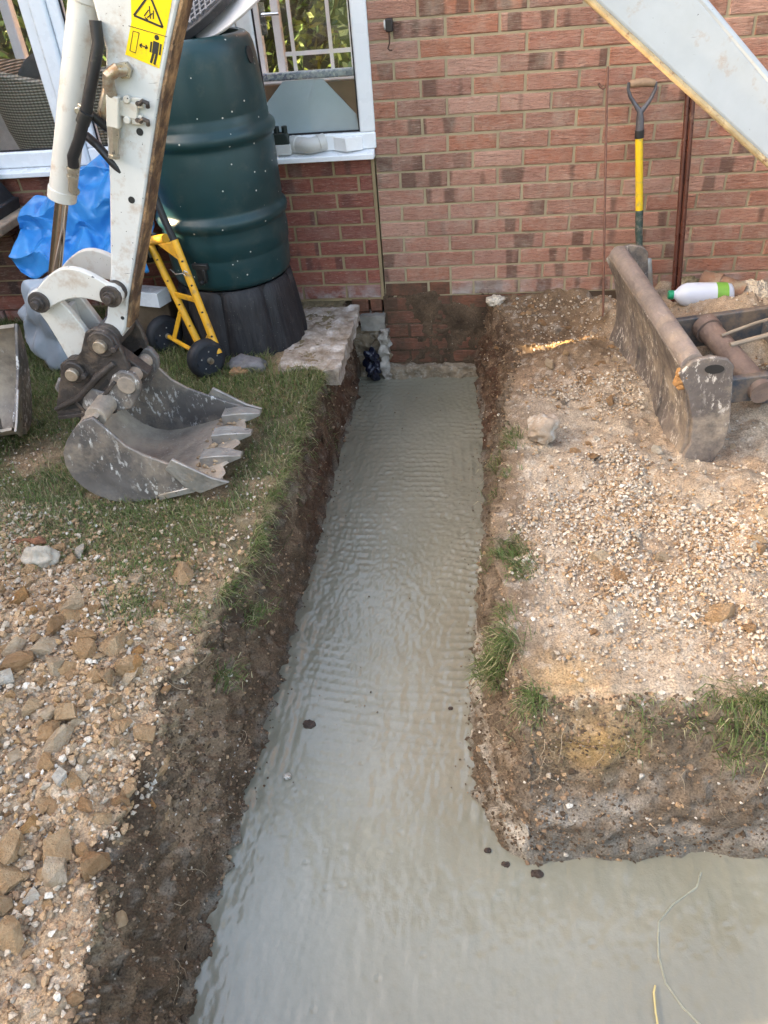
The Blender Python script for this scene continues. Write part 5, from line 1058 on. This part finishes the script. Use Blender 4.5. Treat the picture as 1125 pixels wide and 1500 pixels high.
STM = {'tan': stone_mat('stone_tan', (0.52,0.325,0.165), (0.58,0.41,0.245)), 'brown': stone_mat('stone_brown', (0.40,0.235,0.115), (0.48,0.30,0.16)), 'pale': stone_mat('stone_pale', (0.58,0.435,0.285), (0.64,0.51,0.36)),
       'white': stone_mat('stone_chalk', (0.62,0.56,0.46), (0.70,0.65,0.56), 0.7, 0.05), 'grey': stone_mat('stone_grey', (0.29,0.235,0.175), (0.38,0.315,0.24), 0.75, 0.1), 'orange': stone_mat('stone_orange', (0.45,0.24,0.09), (0.50,0.30,0.13))}
NV = 9
BASE = [hull_mesh(300+i, 12+i % 4, 0.62+0.05*(i % 4)) for i in range(NV)]
STN = {}
for k_, m_ in STM.items():
    STN[k_] = []
    for b_ in BASE: c_ = b_.copy(); c_.materials.append(m_); STN[k_].append(c_)
HV = [np.array([v.co[:] for v in b_.vertices]) for b_ in BASE]; HF = [np.array([p.vertices[:] for p in b_.polygons]) for b_ in BASE]
def place_stones(parent, pts, sizes, kinds):
    for (x, y), s, k_ in zip(pts, sizes, kinds):
        o = bpy.data.objects.new('stone', random.choice(STN[k_])); COL.objects.link(o); o.parent = parent; o.matrix_parent_inverse = parent.matrix_basis.inverted()
        o.scale = (s*random.uniform(0.85,1.25), s*random.uniform(0.8,1.1), s*random.uniform(0.75,1.1)); o.rotation_euler = (random.uniform(-0.5,0.5), random.uniform(-0.5,0.5), random.uniform(0,2*PI))
        o.location = (x, y, gz(x, y)+s*random.uniform(-0.05,0.42))
def scatter_mesh(name, P, S, Cl, flat=1.0):
    r = np.random.default_rng(len(P)); Vs, Fs, Cs = [], [], []; off = 0
    vid = r.integers(0, NV, len(P)); ang = r.uniform(0, 2*np.pi, len(P)); tx = r.uniform(-0.7, 0.7, len(P))
    for k in range(NV):
        idx = np.where(vid == k)[0]
        if not len(idx): continue
        H0, F0 = HV[k], HF[k]; n = len(idx); ca, sa, ct, st_ = np.cos(ang[idx]), np.sin(ang[idx]), np.cos(tx[idx]), np.sin(tx[idx])
        x, y, z = H0[:,0][None], H0[:,1][None], H0[:,2][None]
        y2, z2 = y*ct[:,None]-z*st_[:,None], y*st_[:,None]+z*ct[:,None]; X_, Y_ = x*ca[:,None]-y2*sa[:,None], x*sa[:,None]+y2*ca[:,None]
        V = np.stack([X_, Y_, z2*flat], -1)*S[idx][:,None,None]+P[idx][:,None,:]
        Vs.append(V.reshape(-1,3)); Fs.append((F0[None]+(np.arange(n)*len(H0))[:,None,None]).reshape(-1,3)+off); Cs.append(np.repeat(Cl[idx], len(H0), 0)); off += n*len(H0)
    return np_mesh(name, np.concatenate(Vs), np.concatenate(Fs), {'soilcol': np.concatenate(Cs)}, smooth=False)
M = Mat('gravel', 0.88, 0.25); M.col(M.mix(1.0, M.attr('soilcol')['Color'], M.ramp(M.noise(260, 3), [(0.3, 0.65), (0.7, 1.15)]), 'MULTIPLY')); M.bump(M.noise(420, 3), 0.5, 0.002); GRAV = M.m
PALT = {'tan': (0.42,0.275,0.155), 'brown': (0.29,0.185,0.11), 'pale': (0.52,0.42,0.31), 'white': (0.64,0.57,0.47), 'grey': (0.30,0.26,0.21), 'orange': (0.40,0.25,0.12), 'dark': (0.12,0.08,0.05)}
def rcol(r, names, w, n):
    A = np.array([PALT[k] for k in names]); i = r.choice(len(names), n, p=np.array(w)/sum(w)); return A[i]*r.uniform(0.75, 1.2, (n,1))
def gzv(x, y): return ground_h(x, y)[0]
r = np.random.default_rng(5)
def sample(n, x0, x1, y0, y1, dens):
    out = []
    while sum(map(len, out)) < n:
        x = r.uniform(x0, x1, n*3); y = r.uniform(y0, y1, n*3); k = r.uniform(0, 1, n*3) < dens(x, y); out.append(np.c_[x[k], y[k]])
    return np.concatenate(out)[:n]
def dens_left(x, y):
    t = ground_t(x, y)[1]
    return sstep(-1.75, -2.35, y+0.35*(x+0.9)+0.12*fbm(x, y, 0, 2, 3, 41))*np.clip(sstep(0.9, 1.35, t+0.45*fbm(x, y, 0, 6, 2, 43)), 0.03, 1)*(0.45+0.55*sstep(-0.5, 0.4, fbm(x, y, 0, 4, 3, 44)))*(t > 0.6)
def dens_right(x, y):
    t = ground_t(x, y)[2]; m = 0.25+0.75*np.exp(-(((x-0.85)/0.30)**2+((y+1.95)/0.45)**2)); m = m*(0.4+0.6*sstep(-0.4, 0.4, fbm(x, y, 0, 5, 3, 45))); m = m*(0.35+0.65*sstep(-0.5,-1.0,y))
    return m*sstep(1.1, 1.9, t)*(1-((x > 0.88)&(x < 1.12)&(y > -1.5)&(y < -0.5)))
hL = thing('spoil_heap', (-1.0, -2.7, 0.0), 'orange-brown spoil heap of angular stones on the left bank', 'spoil heap', None)
hR = thing('spoil_heap', (0.95, -1.9, 0.0), 'pale gravelly spoil heap with chalk pebbles on the right bank', 'spoil heap', None)
nl = 292; p = sample(nl, -1.45, -0.43, -3.42, -2.0, lambda x, y: dens_left(x, y)*(x > -1.42+(-2-y)*0.485)*(0.25+0.75*sstep(-2.05,-2.55,y))); s = 0.017+0.017*r.pareto(2.2, nl).clip(0, 1.8)
place_stones(hL, p, s, r.choice(['tan','brown','pale','white','grey','orange'], nl, p=[0.52,0.14,0.24,0.04,0.0,0.06]))
for x, y, s_, k_ in ((-0.50,-2.73,0.034,'tan'),(-0.66,-2.62,0.036,'brown'),(-0.71,-2.69,0.030,'pale'),(-0.75,-2.25,0.026,'pale'),(-0.63,-3.10,0.024,'white'),(-0.69,-2.90,0.036,'tan'),(-0.80,-2.95,0.034,'tan')): place_stones(hL, [(x, y)], [s_], [k_])
nr = 225; p = sample(nr, 0.42, 1.75, -2.5, -0.35, dens_right); s = 0.008+0.011*r.pareto(2.8, nr).clip(0, 1.8)
place_stones(hR, p, s, r.choice(['tan','brown','pale','white','grey','orange'], nr, p=[0.22,0.16,0.30,0.22,0.06,0.04]))
for x, y, s_, k_ in ((0.62,-2.03,0.030,'pale'),(0.66,-2.10,0.035,'brown'),(1.04,-2.04,0.032,'brown'),(0.90,-2.27,0.045,'tan'),(0.60,-1.45,0.028,'brown'),(0.66,-1.50,0.034,'brown'),(0.55,-0.80,0.028,'pale'),(0.70,-0.95,0.030,'brown'),(0.62,-0.72,0.024,'tan')): place_stones(hR, [(x, y)], [s_], [k_])
nb = 62; p = np.c_[r.uniform(0.30, 0.85, nb), r.uniform(-1.15, -0.10, nb)]; place_stones(hR, p, 0.008+0.012*r.pareto(2.5, nb).clip(0, 1.6), r.choice(['brown','tan','pale','grey'], nb, p=[0.55,0.2,0.15,0.1]))
# finer gravel, too small to count
n = 15000; p = sample(n, -1.6, -0.43, -3.5, -1.75, dens_left); s = r.uniform(0.0022, 0.0095, n)*np.where(r.uniform(0,1,n) < 0.2, 1.5, 1); z = gzv(p[:,0], p[:,1])+s*0.55+0.004
o = link('gravel', scatter_mesh('gravel', np.c_[p, z], s, rcol(r, ['tan','brown','pale','white','orange','grey'], [46,14,28,5,6,1], n)), GRAV, hL); o.matrix_parent_inverse = hL.matrix_basis.inverted(); o['kind'] = 'stuff'
n = 15000; p = sample(n, 0.36, 1.8, -2.58, -0.05, lambda x, y: dens_right(x, y)*np.clip(0.12+sstep(-0.15, 0.35, fbm(x, y, 0, 3.0, 3, 95)), 0, 1)); s = r.uniform(0.0018, 0.0070, n)*np.where(r.uniform(0,1,n) < 0.18, 1.5, 1); z = gzv(p[:,0], p[:,1])+s*0.55+0.004
o = link('gravel', scatter_mesh('gravel', np.c_[p, z], s, rcol(r, ['tan','brown','pale','white','orange','grey'], [24,10,48,16,1,2], n)), GRAV, hR); o.matrix_parent_inverse = hR.matrix_basis.inverted(); o['kind'] = 'stuff'
# crumbs of earth stuck to the trench sides and lawn litter
VX, VY, VZ, WM, LW = X.ravel(), Y.ravel(), Z.ravel(), (wall_m*near).ravel(), (lawn*near).ravel()
ok = np.where((WM > 0.35)&(VY > -3.4)&(VY < 0)&(VX < 1.8))[0]; n = 15000; i = r.choice(ok, n)
s = r.uniform(0.0015, 0.0065, n)*np.where(r.uniform(0,1,n) < 0.10, 2.0, 1.0); cl_a = rcol(r, ['dark','brown','tan','pale','white'], [60,28,7,3,2], n)
cr = link('soil_crumbs', scatter_mesh('soil_crumbs', np.c_[VX[i], VY[i], VZ[i]], s, cl_a), GRAV); tag(cr, 'loose earth crumbs and pebbles stuck in the trench sides', 'soil', kind='stuff')
def d_lawn(x, y): return (1-dens_left(x, y))*sstep(1.1, 1.4, ground_t(x, y)[1])*(0.15+0.85*sstep(0.0, 0.5, fbm(x, y, 0, 4, 3, 47)+0.35*sstep(-0.9,-1.9,y)))
n = 2400; p = sample(n, -2.0, -0.44, -2.3, -0.75, d_lawn); s = r.uniform(0.002, 0.0075, n); z = gzv(p[:,0], p[:,1])+s*0.6+0.003
lt = link('lawn_litter', scatter_mesh('lawn_litter', np.c_[p, z], s, rcol(r, ['tan','pale','white','brown','grey'], [30,25,18,25,8], n)), GRAV); tag(lt, 'small pebbles and soil bits scattered over the worn lawn', 'pebbles', kind='stuff')
# single stones and clods one can pick out
def rock(name, c_, rad, mat, label, cat='stone', seed=0, rid=0.26):
    m_ = max(rad); o = link(name, blob_mesh(name, c_, rad, 36, 26, m_*rid, 1.0/m_, seed, 2.2, None, m_*0.30), mat); return tag(o, label, cat)
RK = simple('rock_grey_tan', (0.34,0.26,0.19), 0.9, 0.3, 22, 0.9, dirt=(0.50,0.46,0.40), dirt_amt=0.4, dscale=26)
rock('boulder', (0.485,-1.365,gz(0.485,-1.365)+0.045), (0.062,0.058,0.055), RK, 'largest round rock on the right bank beside the trench', 'rock', 11)
rock('brick_fragment', (-1.19,-1.995,gz(-1.19,-1.995)+0.012), (0.062,0.018,0.014), simple('burnt_brick', (0.24,0.105,0.055), 0.85, 0.4, 30, 0.8), 'long dark orange brick fragment on the grass edge at far left', 'brick piece', 12)
rock('limestone_lump', (-1.085,-2.095,gz(-1.085,-2.095)+0.022), (0.050,0.036,0.028), simple('limestone', (0.42,0.36,0.28), 0.9, 0.25, 25, 0.8), 'pale grey limestone lump where the lawn meets the left spoil', 'stone', 13)
rock('brick_chip', (-0.785,-0.80,0.016), (0.036,0.018,0.013), simple('chip_orange', (0.34,0.19,0.10), 0.85, 0.3, 40, 0.6), 'orange chip lying in grass in front of the butt stand', 'brick piece', 14)
CLOD = simple('wet_clod', (0.075,0.050,0.036), 0.8, 0.3, 60, 0.9)
for j, (x, y, s_, lb) in enumerate(((-0.255,-2.315,0.021,'dark clod lying alone on the left of the wet concrete'),(0.183,-2.234,0.009,'tiny dark clod near the right edge of the wet concrete'),(0.425,-2.748,0.017,'reddish dark clod at the foot of the right block corner'),(0.344,-2.727,0.012,'small clod beside the rounded trench corner'),(0.299,-2.692,0.009,'smallest clod of the row curving round the trench corner'))):
    rock('soil_clod', (x, y, ZC+s_*0.2), (s_*0.85, s_*0.62, s_*0.42), CLOD, lb, 'clod', 20+j)
rock('white_pebble', (-0.288,-2.504,ZC+0.006), (0.010,0.009,0.007), STM['white'], 'single white pebble on the wet concrete near the left bank', 'pebble', 31)
rock('chalk_lump', (0.34,-0.09,0.022), (0.040,0.028,0.020), STM['white'], 'white mortar lump at the wall foot above the trench corner', 'lump', 32)
rock('chalk_lump', (1.53,-0.17,0.045), (0.065,0.05,0.045), STM['white'], 'white lump on the ground right of the clay pipe', 'lump', 33)
rock('mossy_stone', (1.245,-0.065,0.055), (0.060,0.045,0.050), simple('mossy', (0.22,0.18,0.10), 0.95, 0.5, 18, 0.9, dirt=(0.42,0.38,0.30), dirt_amt=0.4), 'mossy stone against the wall left of the clay pipe', 'stone', 34)
for j in range(26):
    pass
n = 420; xs = np.where(r.uniform(0,1,n) < 0.5, r.normal(-0.365, 0.015, n), r.normal(0.245, 0.02, n)); ys_ = r.uniform(-2.6, -0.1, n); k = r.uniform(0,1,n) < 0.2; xs = np.where(k, r.uniform(-0.35,0.25,n), xs); s = r.uniform(0.001, 0.0045, n)
dr_ = link('soil_specks', scatter_mesh('soil_specks', np.c_[xs, ys_, np.full(n, ZC+0.003)+s*0.4], s, rcol(r, ['dark','dark','brown'], [5,4,2], n)), GRAV); tag(dr_, 'dark soil specks fallen on the wet concrete', 'soil', kind='stuff')
ln = MB(); ln.tube([(0.836,-2.716,-0.428),(0.817,-2.756,-0.428),(0.751,-2.803,-0.428),(0.711,-2.847,-0.428),(0.702,-2.89,-0.428),(0.697,-2.926,-0.428),(0.703,-2.984,-0.428),(0.731,-3.031,-0.428),(0.761,-3.062,-0.428),(0.77,-3.12,-0.428)], 0.0026, 6); o = obj('slurry_line', ln, simple('slurry_pale', (0.30,0.295,0.22), 0.3, 0.2), conc)
tag(obj('straw', MB().tube([(0.669,-3.10,-0.416),(0.668,-3.05,-0.415),(0.671,-3.01,-0.417),(0.677,-2.994,-0.420)], 0.0022, 6), simple('straw_yellow', (0.55,0.45,0.2), 0.6), None), 'single pale straw lying on the wet concrete', 'straw')

# ------------------------------------------------------------------ grass and roots
def blades(P, L, Wd, lean, az, col, up=None):
    n = len(P); d = np.c_[np.cos(az), np.sin(az)]; sd = np.c_[-np.sin(az), np.cos(az)]
    def pt(t, wv):
        h = L*t*np.cos(lean*t*0.9); q = L*t*np.sin(lean*t*0.95)
        c_ = P+np.c_[d*q[:,None], h]; return c_-np.c_[sd*wv[:,None], np.zeros(n)], c_+np.c_[sd*wv[:,None], np.zeros(n)]
    a0, a1 = pt(0.0, Wd); b0, b1 = pt(0.55, Wd*0.8); t0, t1 = pt(1.0, Wd*0.05)
    V = np.stack([a0, a1, b0, b1, (t0+t1)/2], 1).reshape(-1, 3); k = (np.arange(n)*5)[:,None]
    Fc = np.concatenate([k+np.array([[0,1,3]]), k+np.array([[0,3,2]]), k+np.array([[2,3,4]])])
    return V, Fc, np.repeat(col, 5, 0)
def gcol(r, n, dry): 
    A = np.array([(0.105,0.150,0.042),(0.145,0.195,0.058),(0.080,0.112,0.036),(0.20,0.23,0.085),(0.37,0.32,0.18),(0.25,0.205,0.115)]); w = np.array([0.34,0.26,0.2,0.12,0.05,0.03]); 
    i = r.choice(6, n, p=w); j = r.uniform(0,1,n) < dry; i = np.where(j, r.choice([4,5], n), i); return A[i]*r.uniform(0.7,1.25,(n,1))
def d_grass(x, y):
    t = ground_t(x, y)[1]; patch = sstep(-0.35, 0.30, fbm(x, y, 0, 4.2, 3, 48)+0.10+0.6*sstep(-1.6,-0.8,y)); fade = sstep(-2.35, -1.75, y+0.35*(x+0.9)+0.10*fbm(x, y, 0, 3, 3, 49))
    occ = ((x+0.49)/0.16)**2 < 1; occ = occ & (y > -0.78)
    butt = np.hypot(x-BC[0], y-BC[1]) < 0.31
    slabz = ((x > -0.68)&(y > -0.70))|((x > -1.13)&(x < -0.60)&(y > -1.735)&(y < -1.265))
    return np.clip(patch*0.95+0.05, 0, 1)*fade*sstep(0.95, 1.02, t)*(~(occ|butt|slabz))*((y < -0.35)|(x < -1.15))
n = 50000; p = sample(n, -2.35, -0.40, -2.45, -0.05, d_grass); lush = sstep(-1.35, -0.7, p[:,1]+0.5*(p[:,0]+1.0)*-1*0.3)
L = r.uniform(0.02, 0.052, n)*(1+0.6*lush); z = gzv(p[:,0], p[:,1])-0.002
parts = [blades(np.c_[p, z], L, r.uniform(0.0008, 0.0017, n), r.uniform(0.5, 1.9, n), r.uniform(0, 2*np.pi, n), gcol(r, n, 0.22))]
def tuft(x, y, rad, n, L0, hang, az0, dry=0.15):
    q = r.normal(0, rad, (n, 2))*np.array([1, 1.0])+np.array([x, y]); z = gzv(q[:,0], q[:,1])-0.003
    az = az0+r.normal(0, 0.9, n); return blades(np.c_[q, np.maximum(z, -0.12)], r.uniform(0.5, 1.15, n)*L0, r.uniform(0.0009, 0.0018, n), r.uniform(0.5, hang, n), az, gcol(r, n, dry))
for x, y, rd, n_, L0, hg, az0 in ((0.37,-1.345,0.035,260,0.05,1.9,3.0),(0.365,-1.935,0.030,420,0.06,2.0,3.3),(0.40,-2.05,0.025,200,0.045,1.8,3.3),(0.335,-2.35,0.028,520,0.075,2.1,3.4),(0.335,-2.24,0.02,150,0.04,1.8,3.3),(0.405,-2.53,0.022,240,0.055,2.2,4.0),(0.345,-1.55,0.025,90,0.04,1.9,3.1),
        (0.65,-2.545,0.022,80,0.04,2.3,4.7),(0.70,-2.535,0.02,60,0.035,2.2,4.7),(0.79,-2.53,0.02,70,0.035,2.0,4.7),(0.88,-2.53,0.028,200,0.08,2.7,4.6),(0.95,-2.53,0.03,300,0.085,2.7,4.7),(1.06,-2.52,0.05,160,0.06,2.4,4.7),(1.2,-2.51,0.06,160,0.06,2.3,4.7),
        (-0.44,-2.40,0.03,110,0.05,2.2,0.2),(-0.425,-2.15,0.03,140,0.05,2.1,0.2),(-0.72,-2.31,0.045,420,0.04,1.5,1.0),(-0.55,-2.28,0.03,120,0.045,1.9,0.3),(-0.80,-2.12,0.05,260,0.04,1.5,1.0)):
    parts.append(tuft(x, y, rd, n_, L0, hg, az0))
n = 1400; yy_ = r.uniform(-2.2, -0.80, n); xx = xt_left(yy_)-0.006+r.normal(0, 0.012, n); parts.append(blades(np.c_[xx, yy_, gzv(xx, yy_)-0.004], r.uniform(0.03, 0.065, n), r.uniform(0.0009, 0.0017, n), r.uniform(0.9, 2.4, n), r.normal(0, 0.7, n), gcol(r, n, 0.25)))
Vs, Fs, Cs, off = [], [], [], 0
for V, Fc, C_ in parts: Vs.append(V); Fs.append(Fc+off); Cs.append(C_); off += len(V)
M = Mat('grass_blades', 0.5, 0.3); M.col(M.attr('soilcol')['Color']); M.b.inputs['Subsurface Weight'].default_value = 0.0
tr_n = M.n('ShaderNodeBsdfTranslucent'); M.l(M.attr('soilcol')['Color'], tr_n.inputs[0]); mxs = M.n('ShaderNodeMixShader'); mxs.inputs[0].default_value = 0.3
outn = [nd for nd in M.nt.nodes if nd.type == 'OUTPUT_MATERIAL'][0]; M.l(M.b.outputs[0], mxs.inputs[1]); M.l(tr_n.outputs[0], mxs.inputs[2]); M.l(mxs.outputs[0], outn.inputs[0])
gr_o = link('grass', np_mesh('grass', np.concatenate(Vs), np.concatenate(Fs), {'soilcol': np.concatenate(Cs)}, smooth=False), M.m); tag(gr_o, 'worn lawn grass on the left bank and tufts along the trench rims', 'grass', kind='stuff')
rt = MB(); rr = random.Random(9)
def root(p, d, L, w):
    P = [Vector(p)]; v = Vector(d).normalized()
    for i in range(6):
        v = (v+Vector((rr.gauss(0,0.45), rr.gauss(0,0.45), rr.gauss(-0.12,0.35)))).normalized(); P.append(P[-1]+v*L/6)
    rt.tube(P, [w*(1-0.12*i) for i in range(7)], 4, False)
idx = r.choice(ok, 190)
for i in idx:
    if VZ[i] < -0.33: continue
    side = 1 if VX[i] < 0 else -1; front = VX[i] > 0.42
    root((VX[i], VY[i], VZ[i]), (0, -1, -0.3) if front else (side, rr.uniform(-0.6,0.2), -0.4), rr.uniform(0.025, 0.085), rr.uniform(0.0005, 0.0011))
tag(obj('roots', rt, simple('root_pale', (0.40,0.30,0.19), 0.8, 0.3), None), 'fine pale roots hanging from the trench sides', 'roots', kind='stuff')

hedge(-5.5, -0.3, 4.6, 5.3, 2.3, 'leafy green hedge seen through the conservatory glass', 5, 9000, 0.06, cells=[(-5.4,-0.4,4.95,5.2,0,2.2)])
# added unseen screen: keeps the low sun off the dig, gaps let patches through
XH = -4.3
def sun_at(px, py, pz):
    k = (px-XH)/_to.x*-1.0; k = (XH-px)/_to.x; return (py+_to.y*k, pz+_to.z*k)
gaps = [sun_at(0.60,-0.52,-0.02), sun_at(-1.10,-0.58,0.62), sun_at(1.06,-3.10,-0.43)]
gs = [(0.055,0.075), (0.055,0.085), (0.07,0.09)]
YA, YB, ZT = -9.0, 3.0, 3.2
ys = sorted(set([YA, YB, -2.05]+[g[0]+s*d for g, (d, _) in zip(gaps, gs) for s in (-1, 1)]))
cells = []
for a, b in zip(ys[:-1], ys[1:]):
    mid = (a+b)/2; top = 5.2 if mid > -2.05 else ZT
    hz = sorted([(g[1]-h, g[1]+h) for g, (w_, h) in zip(gaps, gs) if abs(mid-g[0]) < w_]); z = 0.0
    for lo, hi in hz:
        cells.append((XH-0.03, XH+0.03, a, b, z, lo)); z = hi
    cells.append((XH-0.03, XH+0.03, a, b, z, top))
t = thing('sun_blocker', (XH, -3, 0), 'tall unseen screen added on the left to block the low sun', 'blocker')
fmb = MB()
for c in cells: fmb.box(*c)
obj('blocker_panel', fmb, simple('blocker_brown', (0.16,0.11,0.07), 0.85), t, angle=0)
